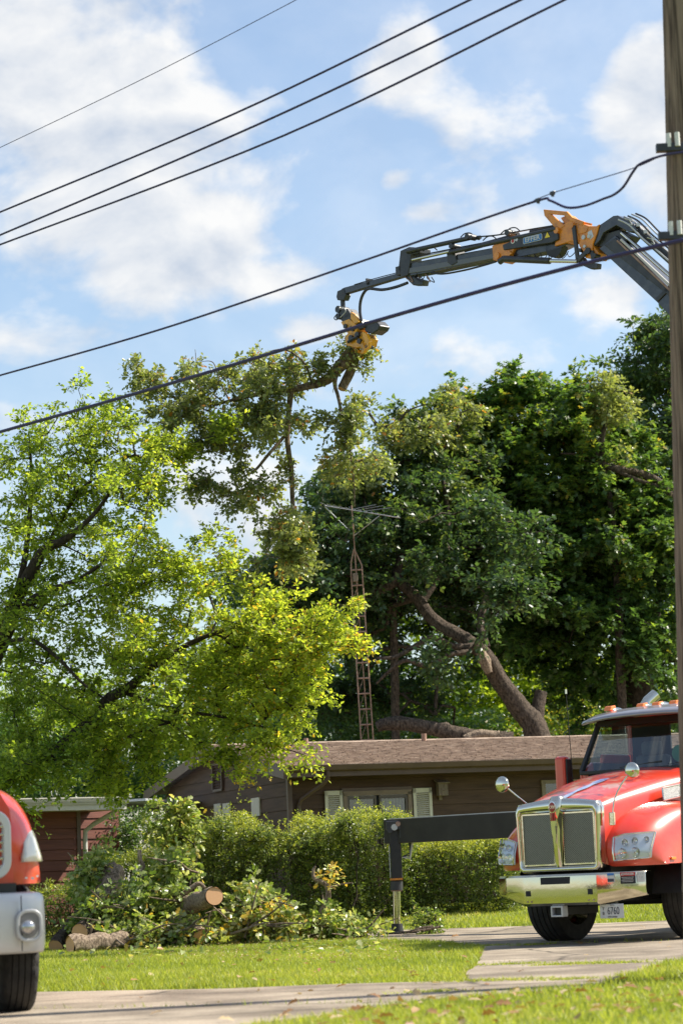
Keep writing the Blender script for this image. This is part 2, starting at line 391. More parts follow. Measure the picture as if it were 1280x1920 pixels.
def np_mesh(name, V, Fc, mt, tint=None, smooth=False):
    """V (n,3), Fc (m,k) constant k"""
    V = np.asarray(V, 'f'); Fc = np.asarray(Fc, 'i')
    me = bpy.data.meshes.new(name)
    k = Fc.shape[1]
    me.vertices.add(len(V)); me.vertices.foreach_set('co', V.ravel())
    me.loops.add(Fc.size); me.loops.foreach_set('vertex_index', Fc.ravel())
    me.polygons.add(len(Fc)); me.polygons.foreach_set('loop_start', np.arange(0, Fc.size, k, dtype='i'))
    me.polygons.foreach_set('loop_total', np.full(len(Fc), k, 'i'))
    if smooth: me.polygons.foreach_set('use_smooth', np.ones(len(Fc), dtype=bool))
    me.materials.append(mt)
    if tint is not None:
        at_ = me.attributes.new('tint', 'FLOAT', 'POINT'); at_.data.foreach_set('value', np.asarray(tint, 'f'))
    me.update(calc_edges=True)
    return me

class G:
    """small geometry collector"""
    def __init__(s): s.v = []; s.f = []; s.mi = []; s.cur = 0
    def add(s, vs_, fs):
        b = len(s.v); s.v.extend([tuple(float(c) for c in p) for p in vs_])
        for f in fs: s.f.append(tuple(b + i for i in f)); s.mi.append(s.cur)
        return s
    def box(s, c, size, ax=None, rz=0.0):
        c = np.array(c, float); h = np.array(size, float) / 2
        if ax is None:
            A = np.array([[math.cos(rz), math.sin(rz), 0], [-math.sin(rz), math.cos(rz), 0], [0, 0, 1.0]])
        else: A = np.array(ax)
        vs_ = [c + A[0] * h[0] * i + A[1] * h[1] * j + A[2] * h[2] * k for i in (-1, 1) for j in (-1, 1) for k in (-1, 1)]
        return s.add(vs_, [(0, 1, 3, 2), (4, 6, 7, 5), (0, 4, 5, 1), (2, 3, 7, 6), (0, 2, 6, 4), (1, 5, 7, 3)])
    def beam(s, a, b, w, h, up=(0, 0, 1), h2=None, w2=None):
        a = np.array(a, float); b = np.array(b, float); d = b - a; L = np.linalg.norm(d); d = d / L
        x = np.cross(d, np.array(up, float)); x /= np.linalg.norm(x); u = np.cross(x, d)
        h2 = h if h2 is None else h2; w2 = w if w2 is None else w2
        vs_ = []
        for p, ww, hh in ((a, w, h), (b, w2, h2)):
            for i, j in ((-1, -1), (1, -1), (1, 1), (-1, 1)): vs_.append(p + x * ww / 2 * i + u * hh / 2 * j)
        return s.add(vs_, [(3, 2, 1, 0), (4, 5, 6, 7), (0, 1, 5, 4), (1, 2, 6, 5), (2, 3, 7, 6), (3, 0, 4, 7)])
    def tube(s, path, r, n=8, cap=True, squash=None):
        P = np.array(path, float)
        if np.isscalar(r): r = [r] * len(P)
        T = np.gradient(P, axis=0); T /= np.linalg.norm(T, axis=1)[:, None] + 1e-9
        up = np.array([0, 0, 1.0]) if abs(T[0][2]) < .9 else np.array([1.0, 0, 0])
        x = np.cross(T[0], up); x /= np.linalg.norm(x)
        vs_ = []; fs = []
        for i in range(len(P)):
            x = x - T[i] * x.dot(T[i]); x /= np.linalg.norm(x); y = np.cross(T[i], x)
            for k in range(n):
                a = 2 * math.pi * k / n
                vs_.append(P[i] + (x * math.cos(a) + y * math.sin(a)) * r[i])
        for i in range(len(P) - 1):
            for k in range(n):
                k2 = (k + 1) % n
                fs.append((i * n + k, i * n + k2, (i + 1) * n + k2, (i + 1) * n + k))
        if cap:
            fs.append(tuple(range(n - 1, -1, -1))); fs.append(tuple((len(P) - 1) * n + k for k in range(n)))
        return s.add(vs_, fs)
    def cyl(s, a, b, r, n=16, r2=None):
        return s.tube([a, b], [r, r if r2 is None else r2], n)
    def plate(s, pts, off):
        """polygon of 3-D points extruded by vector off"""
        P = [np.array(p, float) for p in pts]; off = np.array(off, float); n = len(P)
        fs = [tuple(range(n)), tuple(range(2 * n - 1, n - 1, -1))] + [(i, i + n, (i + 1) % n + n, (i + 1) % n) for i in range(n)]
        return s.add(P + [p + off for p in P], fs)
    def grid(s, rows, close=False):
        n = len(rows[0]); vs_ = [p for r in rows for p in r]; fs = []
        for i in range(len(rows) - 1):
            for j in range(n - (0 if close else 1)):
                j2 = (j + 1) % n
                fs.append((i * n + j, i * n + j2, (i + 1) * n + j2, (i + 1) * n + j))
        return s.add(vs_, fs)
    def disc(s, c, nrm_, r, n=20, ry=None, up=(0, 0, 1), dome=0.0, rings=1):
        c = np.array(c, float); nn = np.array(nrm_, float); nn /= np.linalg.norm(nn)
        x = np.cross(np.array(up, float), nn); x /= np.linalg.norm(x); y = np.cross(nn, x); ry = ry or r
        vs_ = [c + nn * dome]; fs = []
        for q in range(1, rings + 1):
            t = q / rings; h = dome * math.sqrt(max(0, 1 - t * t))
            for k in range(n):
                a = 2 * math.pi * k / n
                vs_.append(c + nn * h + x * r * t * math.cos(a) + y * ry * t * math.sin(a))
        for k in range(n): fs.append((0, 1 + k, 1 + (k + 1) % n))
        for q in range(1, rings):
            b0 = 1 + (q - 1) * n; b1 = 1 + q * n
            for k in range(n): fs.append((b0 + k, b1 + k, b1 + (k + 1) % n, b0 + (k + 1) % n))
        return s.add(vs_, fs)
    def sphere(s, c, r, n=16, m_=10, ax=None):
        c = np.array(c, float); r = np.array([r, r, r] if np.isscalar(r) else r, float); A = np.eye(3) if ax is None else np.array(ax)
        vs_ = []; fs = []
        for i in range(m_ + 1):
            th = math.pi * i / m_
            for k in range(n):
                a = 2 * math.pi * k / n
                l = np.array([math.sin(th) * math.cos(a), math.sin(th) * math.sin(a), math.cos(th)]) * r
                vs_.append(c + l @ A)
        for i in range(m_):
            for k in range(n):
                fs.append((i * n + k, (i + 1) * n + k, (i + 1) * n + (k + 1) % n, i * n + (k + 1) % n))
        return s.add(vs_, fs)
    def build(s, name, mt, parent=None, smooth=False, bevel=0.0, subsurf=0, kind=None, label=None, angle=40, xf=None):
        me = bpy.data.meshes.new(name)
        v = s.v
        if xf is not None: v = [tuple(xf @ Vector(p)) for p in v]
        me.from_pydata(v, [], s.f)
        mats = mt if isinstance(mt, (list, tuple)) else [mt]
        for q in mats: me.materials.append(q)
        if len(mats) > 1: me.polygons.foreach_set('material_index', s.mi)
        me.validate()
        import bmesh
        bm = bmesh.new(); bm.from_mesh(me)
        bmesh.ops.remove_doubles(bm, verts=bm.verts, dist=1e-5)
        bmesh.ops.recalc_face_normals(bm, faces=bm.faces)
        if smooth:
            for f in bm.faces: f.smooth = True
            ca = math.radians(angle)
            for e in bm.edges:
                if len(e.link_faces) == 2 and e.calc_face_angle(0) > ca: e.smooth = False
        bm.to_mesh(me); bm.free()
        o = link(name, me, parent, kind, label)
        if subsurf:
            md = o.modifiers.new('sub', 'SUBSURF'); md.levels = md.render_levels = subsurf
        if bevel:
            md = o.modifiers.new('bev', 'BEVEL'); md.width = bevel; md.segments = 2; md.limit_method = 'ANGLE'; md.angle_limit = R(35)
        return o

def text_mesh(name, s, size, origin, xdir, ydir, mt, parent, depth=.004, bold=0.0, align='CENTER', width=None):
    cu = bpy.data.curves.new(name, 'FONT'); cu.body = s; cu.size = size; cu.extrude = depth; cu.offset = bold
    cu.align_x = align; cu.align_y = 'CENTER'
    tmp = bpy.data.objects.new('tmp', cu)
    me = bpy.data.meshes.new_from_object(tmp)
    bpy.data.objects.remove(tmp)
    x = Vector(xdir).normalized(); z = x.cross(Vector(ydir)).normalized(); y = z.cross(x)
    if width:
        xs = [v.co.x for v in me.vertices]; k = width / (max(xs) - min(xs))
        for v in me.vertices: v.co.x *= k
    mm = Matrix((( x[0], y[0], z[0], origin[0]), (x[1], y[1], z[1], origin[1]), (x[2], y[2], z[2], origin[2]), (0, 0, 0, 1)))
    me.transform(mm); me.materials.clear(); me.materials.append(mt)
    return link(name, me, parent)

# ------------------------------------------------------------------ foliage
rng = np.random.default_rng(11)
def unit(a): return a / (np.linalg.norm(a, axis=-1, keepdims=True) + 1e-9)
LEAF2 = ([(0, 0, 0), (.5, -.30, .10), (1, 0, 0), (.5, .30, .10)], [(0, 1, 2), (0, 2, 3)])
LEAF_OAK = ([(0, 0, 0), (.22, -.14, .05), (.42, -.30, .1), (.5, -.14, .05), (.72, -.28, .08), (1, 0, -.05), (.72, .28, .08), (.5, .14, .05), (.42, .30, .1), (.22, .14, .05)],
            [(0, 1, 9), (1, 2, 3), (9, 7, 8), (1, 3, 7), (1, 7, 9), (3, 4, 5), (3, 5, 7), (5, 6, 7)])
LEAF_MAPLE = ([(0, 0, 0), (.1, -.42, .1), (.42, -.22, .04), (.62, -.48, .1), (.68, -.16, .03), (1, 0, -.04), (.68, .16, .03), (.62, .48, .1), (.42, .22, .04), (.1, .42, .1)],
              [(0, 1, 2), (0, 2, 8), (0, 8, 9), (2, 3, 4), (2, 4, 6), (2, 6, 8), (4, 5, 6), (6, 7, 8)])
def leaf_geo(pos, axis, nrm_, size, tmpl, tint):
    axis = unit(axis); side = unit(np.cross(nrm_, axis)); n = np.cross(axis, side)
    T = np.array(tmpl[0]); Fc = np.array(tmpl[1]); k = len(T)
    V = pos[:, None, :] + (axis[:, None, :] * T[None, :, 0:1] + side[:, None, :] * T[None, :, 1:2] + n[:, None, :] * T[None, :, 2:3]) * size[:, None, None]
    FF = Fc[None] + (np.arange(len(pos)) * k)[:, None, None]
    return V.reshape(-1, 3), FF.reshape(-1, 3), np.repeat(tint, k)
def sprays(C, O, nt, nl, tw, leaf, tmpl, tint0, droop=.25, flat=.8, spread=.9, twigs=False, tjit=.22):
    K = len(C)
    Cb = np.repeat(C, nt, 0); Ob = np.repeat(O, nt, 0); tb = np.repeat(tint0, nt)
    D = unit(Ob * .7 + rng.normal(size=Cb.shape) * spread * .8 + np.array([0, 0, .12]))
    Ls = tw * rng.uniform(.55, 1.25, len(Cb))
    base = Cb + rng.normal(size=Cb.shape) * tw * .28
    t = np.tile(np.linspace(.15, 1.0, nl), len(Cb)) + rng.normal(size=len(Cb) * nl) * .05
    B = np.repeat(base, nl, 0); DD = np.repeat(D, nl, 0); LL = np.repeat(Ls, nl)
    side = unit(np.cross(DD, rng.normal(size=DD.shape) * .5 + np.array([0, 0, 1.0])))
    sgn = np.tile(np.where(np.arange(nl) % 2 == 0, 1.0, -1.0), len(Cb))
    pos = B + DD * (t * LL)[:, None] - np.array([0, 0, 1.0]) * (droop * LL * t ** 2)[:, None] + side * (sgn * leaf * .15)[:, None]
    ax = unit(DD * .55 + side * (sgn * .8)[:, None] + rng.normal(size=DD.shape) * .3 - np.array([0, 0, droop]))
    nm = unit(rng.normal(size=DD.shape) * (1 - flat * .6) + np.array([0, 0, flat]))
    sz = leaf * rng.uniform(.65, 1.25, len(pos))
    tint = np.clip(np.repeat(tb, nl) + rng.normal(size=len(pos)) * tjit, 0, 1)
    V, Fc, tt = leaf_geo(pos, ax, nm, sz, tmpl, tint)
    tip = base + D * Ls[:, None] - np.array([0, 0, 1.0]) * (droop * Ls)[:, None]
    return V, Fc, tt, base, tip
def edges_geo(A, B, ra, rb, n=4):
    D = unit(B - A); x = unit(np.cross(D, np.array([.3, .9, .31]))); y = np.cross(D, x)
    a = np.arange(n) * 2 * math.pi / n
    ring = x[:, None, :] * np.cos(a)[None, :, None] + y[:, None, :] * np.sin(a)[None, :, None]
    V = np.concatenate([A[:, None] + ring * ra[:, None, None], B[:, None] + ring * rb[:, None, None]], 1)
    k = np.arange(n); k2 = (k + 1) % n
    Fc = np.stack([k, k2, k2 + n, k + n], 1)
    FF = Fc[None] + (np.arange(len(A)) * 2 * n)[:, None, None]
    return V.reshape(-1, 3), FF.reshape(-1, 4)
def blob_points(blobs, per_m3=None, shell=.45, s_of=None, frond=0.0):
    """blobs: (px, py, Y, rx_px, ry_px, rdepth_m, n, tint)"""
    P = []; O = []; T = []
    for (px, py, Y, rx, ry, rd, n, ti) in blobs:
        c = at(px, py, Y); s = F / Y
        u = unit(rng.normal(size=(n, 3))); rr = rng.uniform(0, 1, n) ** shell * (1 + .2 * rng.normal(size=n))
        q = u * rr[:, None] * np.array([rx / s, rd, ry / s])
        if frond and n >= 8:
            k = 5; nf = n // k; q0 = q[:nf]; sc = min(1.0, min(rx, ry) / s / .8)
            d = unit(unit(q0) * .8 + rng.normal(size=(nf, 3)) * np.array([.8, .8, .35]) + np.array([0, 0, .10]))
            L_ = frond * sc * rng.uniform(.6, 1.3, nf); t = np.tile(np.arange(k) / (k - 1.0), nf)
            dd = np.repeat(d, k, 0); LL = np.repeat(L_, k)
            q = np.repeat(q0, k, 0) + dd * ((t - .45) * LL)[:, None] - np.array([0, 0, 1.]) * (.22 * LL * t * t)[:, None] + rng.normal(size=(nf * k, 3)) * .05
            P.append(c + q); O.append(dd); T.append(np.repeat(np.full(nf, ti) + rng.normal(size=nf) * .09, k)); continue
        P.append(c + q); O.append(unit(q + 1e-6)); T.append(np.full(n, ti) + rng.normal(size=n) * .07)
    return np.concatenate(P), np.concatenate(O), np.concatenate(T)
def skeleton(paths, C, seg=.35, rtip=.006, expo=.42, wig=.12, maxr=None):
    """paths: list of (points, radii) explicit limbs; C cluster centres to join by thin branches"""
    nodes = []; 
    for pts, rad in paths:
        pts = np.array(pts)
        for i in range(len(pts) - 1):
            k = max(2, int(np.linalg.norm(pts[i + 1] - pts[i]) / .25))
            for t in np.linspace(0, 1, k, endpoint=False): nodes.append(pts[i] * (1 - t) + pts[i + 1] * t)
        nodes.append(pts[-1])
    nb = len(nodes)
    cap = nb + len(C) * 14 + 10
    X = np.zeros((cap, 3)); X[:nb] = nodes; n = nb; par = [-1] * nb
    base = X[:nb]
    d0 = np.array([np.min(np.linalg.norm(base - c, axis=1)) for c in C])
    for ci in np.argsort(d0):
        c = C[ci]; d = np.linalg.norm(X[:n] - c, axis=1)
        # prefer nodes that lie lower than the cluster
        pen = d + np.maximum(0, X[:n, 2] - c[2]) * .6
        j = int(np.argmin(pen)); L = d[j]
        if L < .05: continue
        k = min(12, max(1, int(L / seg))); prev = j; a = X[j].copy()
        bend = np.array([0, 0, 1.0]) * L * .12 + rng.normal(size=3) * wig * L * .5
        for q in range(1, k + 1):
            t = q / k
            p = a * (1 - t) + c * t + bend * math.sin(math.pi * t) + (rng.normal(size=3) * wig * .25 if q < k else 0)
            X[n] = p; par.append(prev); prev = n; n += 1
    cnt = np.ones(n)
    for i in range(n - 1, nb - 1, -1): 
        if par[i] >= nb: cnt[par[i]] += cnt[i]
    idx = np.arange(nb, n); pr = np.array(par[nb:n], int)
    rad = rtip * cnt ** expo
    if maxr: rad = np.minimum(rad, maxr)
    rb = rad[idx]; ra = np.where(pr >= nb, rad[pr], rb * 1.25)
    return X[pr], X[idx], ra, rb
def noisy_tube(g, pts, rad, n=12, sub=6, amp=.06):
    if max(rad) > .1: n = max(n, 22); sub = 14; amp = .05
    P = np.array(pts, float); k = len(P); t = np.linspace(0, k - 1, (k - 1) * sub + 1)
    Q = []
    for tt in t:
        i = min(int(tt), k - 2); u = tt - i
        p0 = P[max(i - 1, 0)]; p1 = P[i]; p2 = P[i + 1]; p3 = P[min(i + 2, k - 1)]
        Q.append(.5 * ((2 * p1) + (-p0 + p2) * u + (2 * p0 - 5 * p1 + 4 * p2 - p3) * u * u + (-p0 + 3 * p1 - 3 * p2 + p3) * u ** 3))
    rr = np.interp(t, range(k), rad)
    b = len(g.v); g.tube(Q, rr, n)
    rdg = [random.uniform(-1, 1) for _ in range(n)]; knot = {random.randrange(len(Q)): (random.randrange(n), random.uniform(.15, .3)) for _ in range(max(1, len(Q) // 14))}
    for i in range(len(Q)):
        rdg = [a * .86 + random.uniform(-1, 1) * .5 for a in rdg]
        for j in range(n):
            v = np.array(g.v[b + i * n + j]); dv = v - Q[i]
            f = 1 + amp * 1.5 * rdg[j] + random.uniform(-amp, amp) * .5
            for ki, (kj, kh) in knot.items():
                f += kh * math.exp(-((i - ki) / 1.6) ** 2 - (min(abs(j - kj), n - abs(j - kj)) / (n * .09)) ** 2)
            g.v[b + i * n + j] = tuple(Q[i] + dv * f)
    return g
def plant(name, label, cat, base, blobs, nt, nl, tw, leaf, tmpl, leaf_m, bark_m, paths=(), droop=.25, flat=.8, spread=.9, group=None, rtip=.006, shell=.45,
          seg=.35, crown='crown', trunkname='trunk', extra=None, tjit=.22, twig_r=.003, wig=.12, branches=True, frond=0.0):
    root = thing(name, label, cat, loc=tuple(base), group=group)
    C, O, T = blob_points(blobs, shell=shell, frond=frond)
    V, Fc, tt, tb, te = sprays(C, O, nt, nl, tw, leaf, tmpl, T, droop, flat, spread * (.7 if frond else 1), tjit=tjit)
    me = np_mesh(crown, V, Fc, leaf_m, tt); link(crown, me, root, 'stuff')
    if branches:
        wp = [([np.array(p) for p in pts], r) for pts, r in paths] or [([np.array(base), np.array(base) + np.array([0, 0, .3])], [.02, .02])]
        A, B, ra, rb = skeleton(wp, C, seg=seg, rtip=rtip, wig=wig)
        A = np.concatenate([A, tb]); B = np.concatenate([B, te]); ra = np.concatenate([ra, np.full(len(tb), twig_r)]); rb = np.concatenate([rb, np.full(len(tb), twig_r * .6)])
        V, Fc = edges_geo(A, B, ra, rb, 3 if len(A) > 9000 else 4)
        link('branches', np_mesh('branches', V, Fc, bark_m), root, 'stuff')
    for i, (pts, r) in enumerate(paths):
        g = G(); noisy_tube(g, pts, r)
        g.build(trunkname if i == 0 else 'limb', bark_m, root, smooth=True, angle=80)
    return root
# ================================================================== SETTING
def gz(x, y):
    t = np.clip((np.asarray(y, float) - 39.5) / 6.0, 0, 1)
    return 0.28 * t * t * (3 - 2 * t)
ys = [-900, -200, -60, -20, 0, 10, 20, 30, 39.5] + [39.5 + .5 * i for i in range(1, 13)] + [50, 60, 80, 120, 250, 600, 2500]
xs = [-2000, -500, -100, -40, -20, -10, 0, 10, 20, 40, 100, 500, 2000]
g = G(); g.grid([[(x, y, float(gz(x, y))) for x in xs] for y in ys])
gr = g.build('ground', M['soil'], smooth=True); gr['kind'] = 'structure'

SLABS = [
    [(480, 1757), (700, 1747), (985, 1738), (1400, 1722), (1600, 1758), (905, 1775), (820, 1768), (740, 1765), (600, 1762)],
    [(905, 1775.15), (1600, 1758.15), (1500, 1790), (1290, 1802), (1240, 1807.6), (893, 1812), (903, 1795)],
    [(893, 1812.2), (1240, 1807.8), (1175, 1830), (1150, 1838), (873, 1842), (872, 1830)],
    [(-700, 1891), (-200, 1873), (60, 1863), (420, 1857), (640, 1848), (870, 1842.2), (1150, 1838.2), (1118, 1852), (1000, 1863), (870, 1872), (762, 1882), (400, 1889), (-700, 1908)],
    [(-700, 1908.5), (400, 1889.6), (762, 1882.6), (600, 1908), (480, 1922), (300, 1990), (-700, 2100)]]
drive = thing('driveway', '', None, (0, 0, 0)); del drive['label']
if 'category' in drive: del drive['category']
drive['kind'] = 'structure'
slab_xy = []
for k, poly in enumerate(SLABS):
    pts = []
    for i, (px, py) in enumerate(poly):          # slightly wandering edges
        a = ground(px, py); b = ground(*poly[(i + 1) % len(poly)])
        n = max(1, int(np.linalg.norm(b - a) / .35))
        nrm2 = unit(np.array([-(b - a)[1], (b - a)[0], 0]))
        for q in range(n):
            p = a + (b - a) * q / n
            if q: p = p + nrm2 * random.uniform(-.02, .02)
            pts.append(p)
    slab_xy.append(np.array([p[:2] for p in pts]))
    g = G(); g.plate([(p[0], p[1], .016) for p in pts], (0, 0, -.06))
    g.build('concrete_slab', M['concrete'], drive)

def inside(P, poly):
    x, y = P[:, 0], P[:, 1]; r = np.zeros(len(P), bool); n = len(poly)
    for i in range(n):
        x1, y1 = poly[i]; x2, y2 = poly[(i + 1) % n]
        c = (y1 > y) != (y2 > y)
        r ^= c & (x < (x2 - x1) * (y - y1) / (y2 - y1 + 1e-12) + x1)
    return r
def nz(P, s, ph=0):
    x, y = P[:, 0] * s, P[:, 1] * s
    return (np.sin(x * 1.3 + ph + 1.7 * np.sin(y * .9 + ph)) + np.sin(y * 1.7 - ph + 1.3 * np.sin(x * 1.1)) + .6 * np.sin((x + y) * 2.9 + ph) + .6 * np.sin((x * 1.7 - y) * 3.7)) / 3.2
def grass(n, y0, y1, x0, x1, h, w, name='lawn_grass', keep=None, bias=0.0):
    Y = np.sqrt(rng.uniform(y0 ** 2, y1 ** 2, n)); X = rng.uniform(x0, x1, n) * Y
    P = np.stack([X, Y], 1)
    P = P + rng.normal(size=P.shape) * .05
    ok = np.ones(n, bool)
    for s in slab_xy: ok &= ~inside(P, s)
    thin = nz(P, 1.4, 2) * .5 + .5
    ok &= rng.uniform(size=n) < (.45 + .75 * thin)
    if keep is not None: ok &= keep(P)
    P = P[ok]; n = len(P)
    z = gz(P[:, 0], P[:, 1])
    a = rng.uniform(0, 2 * np.pi, n); d = np.stack([np.cos(a), np.sin(a), 0 * a], 1)
    lean = rng.normal(size=(n, 3)) * np.array([.45, .45, 0])
    hh = h * rng.uniform(.5, 1.25, n) * (1 + .3 * nz(P, .9, 5))
    B = np.stack([P[:, 0], P[:, 1], z - .004], 1)
    T = B + (lean + np.array([0, 0, 1.0])) * hh[:, None]
    V = np.stack([B - d * w, B + d * w, T], 1).reshape(-1, 3)
    Fc = np.arange(3 * n).reshape(-1, 3)
    ti = np.clip(.38 + .26 * nz(P, .55, 1) + .16 * nz(P, 2.5, 3) + rng.normal(size=n) * .2 + bias, 0, 1)
    o = link(name, np_mesh(name, V, Fc, M['grass_blade'], np.repeat(ti, 3)))
    return o
o = grass(300000, 14.5, 38.9, -.17, .165, .065, .0062); tag(o, 'sunlit mown lawn grass on both sides of the concrete drive', 'grass', kind='stuff')
o = grass(90000, 38.9, 46, -.17, .165, .07, .009); tag(o, 'strip of grass at the foot of the clipped hedge', 'grass', kind='stuff')
# weeds growing in the drive joints
slab_keep = slab_xy; slab_xy = []
joint = [(770, 1810, 1.0), (850, 1806, .8), (950, 1812, .9), (1060, 1812, .8), (910, 1842, .9), (1020, 1836, .7), (880, 1826, .6), (1110, 1815, .7)]
V = []; Fc = []; tt = []
for (px, py, r) in [(885, 1813, .35), (960, 1811, .30), (1080, 1810, .26), (890, 1842, .3), (960, 1841, .28), (1040, 1812, .2), (1120, 1809, .3), (1060, 1840, .2), (800, 1864, .2), (905, 1776, .3), (1000, 1774, .15), (1160, 1809, .25)]:
    c = ground(px, py); n = 260; r *= .75
    P = np.stack([c[0] + rng.normal(size=n) * r, c[1] + rng.normal(size=n) * .07, np.full(n, .014)], 1)
    a = rng.uniform(0, 6.28, n); d = np.stack([np.cos(a), np.sin(a), 0 * a], 1) * .006
    T = P + np.stack([rng.normal(size=n) * .025, rng.normal(size=n) * .025, rng.uniform(.012, .032, n)], 1)
    b = len(V) * 0 + sum(len(v) for v in V)
    V.append(np.stack([P - d, P + d, T], 1).reshape(-1, 3)); Fc.append(np.arange(3 * n).reshape(-1, 3) + b); tt.append(np.repeat(np.clip(rng.normal(.35, .25, n), 0, 1), 3))
o = link('weeds', np_mesh('weeds', np.concatenate(V), np.concatenate(Fc), M['grass_blade'], np.concatenate(tt))); tag(o, 'low weeds growing in the joints of the concrete drive', 'weeds', kind='stuff')
# fallen leaves
n = 420
Y = rng.uniform(15.2, 37, n); X = rng.uniform(-.15, .16, n) * Y
near = rng.uniform(size=n) < .45; Y[near] = rng.uniform(15.0, 20, near.sum()); X[near] = rng.uniform(-.02, .15, near.sum()) * Y[near]
P = np.stack([X, Y, np.full(n, .045)], 1)
onc = np.zeros(n, bool)
for s in slab_keep: onc |= inside(P[:, :2], s)
P[onc, 2] = .024
P = P[~onc | (rng.uniform(size=n) < .35)]; n = len(P)
a = rng.uniform(0, 6.28, n)
V, Fc, tt = leaf_geo(P, np.stack([np.cos(a), np.sin(a), rng.normal(size=n) * .25], 1), unit(rng.normal(size=(n, 3)) * .35 + np.array([0, 0, 1.])), rng.uniform(.05, .13, n), LEAF_OAK, rng.uniform(0, 1, n))
o = link('fallen_leaves', np_mesh('fallen_leaves', V, Fc, M['dry_leaf'], tt)); tag(o, 'dry brown leaves scattered over the lawn and drive', 'fallen leaves', kind='stuff')

# ------------------------------------------------------------------ brown house
HA = R(20)
hx = np.array([math.cos(HA), math.sin(HA), 0]); hy = np.array([-math.sin(HA), math.cos(HA), 0])
c0 = at(550, 1636, 46.5); HC = np.array([c0[0], c0[1], .25])
LEN, DEP, EAVE, RIDGE = 16.0, 9.0, 2.97, 3.60
house = thing('brown_house', 'low dark brown ranch house with shingled gable roof behind the hedges', 'house', HC, HA, local=True)
# local: x along front, y back, z up
zE = EAVE - .25; zR = RIDGE - .25
def roof_z(y): return zE + (zR - zE) * (1 - abs(y - DEP / 2) / (DEP / 2))
g = G(); g.box((LEN / 2, DEP / 2, zE / 2 - .02), (LEN - .12, DEP - .12, zE)); g.build('wall_core', M['siding'], house)
g = G(); g.plate([(.06, .06, zE - .04), (.06, DEP - .06, zE - .04), (.06, DEP / 2, zR - .06)], (LEN - .12, 0, 0)); g.build('gable_core', M['siding'], house)
bh = .27
k = 0
z = .1
while z < zE - .02:
    top = min(z + bh, zE)
    g = G(); g.plate([(0.0, -.030, z), (0.0, -.012, top - .004), (0.0, .055, top - .004), (0.0, .055, z)], (LEN, 0, 0)); g.build('siding_board', M['siding'], house)
    z += bh
z = .1
while z < zR - .1:
    top = min(z + bh, zR)
    def span(zz):
        if zz <= zE: return 0, DEP
        f = (zz - zE) / (zR - zE) * DEP / 2
        return f, DEP - f
    a0, a1 = span(z); b0, b1 = span(top - .004)
    g = G()
    fr = [(-.032, a0, z), (-.032, a1, z), (-.014, b1, top - .004), (-.014, b0, top - .004)]
    g.add(fr + [(.05, p[1], p[2]) for p in fr], [(0, 1, 2, 3), (7, 6, 5, 4), (0, 4, 5, 1), (1, 5, 6, 2), (2, 6, 7, 3), (3, 7, 4, 0)])
    g.build('siding_board', M['siding'], house); z += bh
g = G(); g.box((-.03, -.03, zE / 2), (.09, .09, zE)); g.build('corner_trim', M['fascia'], house)
OV, OG = .62, .30                     # eave and gable overhang
sl_ = (zR - zE) / (DEP / 2)
ridge_o = zR + .16
roof = G()
for sgn in (0, 1):
    y0 = -OV if sgn == 0 else DEP + OV
    ze = zE + .16 - sl_ * OV
    roof.plate([(-OG, y0, ze), (LEN + OG, y0, ze), (LEN + OG, DEP / 2, ridge_o), (-OG, DEP / 2, ridge_o)], (0, 0, -.09))
roof_o = roof.build('roof', M['shingle'], house)
# shingle courses of the front slope: real tabs, joined
g = G(); slen = math.hypot(DEP / 2 + OV, ridge_o - (zE + .16 - sl_ * OV)); rows = int(slen / .15)
for r_ in range(rows):
    t0 = r_ / rows; t1 = (r_ + 1) / rows
    y0 = -OV + (DEP / 2 + OV) * t0; y1 = -OV + (DEP / 2 + OV) * t1
    za = zE + .16 - sl_ * OV + sl_ * (DEP / 2 + OV) * t0; zb = zE + .16 - sl_ * OV + sl_ * (DEP / 2 + OV) * t1
    x = -OG - random.uniform(0, .3)
    while x < LEN + OG:
        w = random.uniform(.24, .34); xa = max(x, -OG); xb = min(x + w - .012, LEN + OG); lift = random.uniform(.014, .026)
        if xb > xa + .02:
            g.add([(xa, y0 - .012, za + lift), (xb, y0 - .012, za + lift), (xb, y1, zb + .004), (xa, y1, zb + .004), (xa, y0 - .012, za + .002), (xb, y0 - .012, za + .002)], [(0, 1, 2, 3), (4, 5, 1, 0)])
        x += w
g.build('shingles', M['shingle'], roof_o, kind='stuff')
g = G(); g.plate([(-OG, DEP / 2 - .14, ridge_o - .02), (-OG, DEP / 2, ridge_o + .03), (-OG, DEP / 2 + .14, ridge_o - .02)], (LEN + 2 * OG, 0, 0)); g.build('ridge_cap', M['shingle'], roof_o)
g = G(); zf = zE + .16 - sl_ * OV
g.box((LEN / 2, -OV + .03, zf - .135), (LEN + 2 * OG - .02, .035, .16)); g.build('fascia', M['fascia'], house)
g = G(); g.plate([(-OG, -OV + .005, zf - .13), (-OG, -OV - .10, zf - .10), (-OG, -OV - .13, zf + .0), (-OG, -OV - .11, zf + .0), (-OG, -OV - .085, zf - .085), (-OG, -OV + .005, zf - .11)], (LEN + 2 * OG, 0, 0)); g.build('gutter', M['fascia'], house, bevel=.004)
g = G(); g.box((LEN / 2, -OV / 2, zf - .20), (LEN + 2 * OG - .1, OV - .1, .02)); g.build('soffit', M['siding'], house)
for sgn in (0, 1):
    g = G(); ya = -OV if sgn == 0 else DEP + OV
    g.plate([(-OG - .03, ya, zf - .02), (-OG - .03, DEP / 2, ridge_o - .02), (-OG - .03, DEP / 2, ridge_o - .24), (-OG - .03, ya, zf - .24)], (.035, 0, 0)); g.build('barge_board', M['fascia'], house)
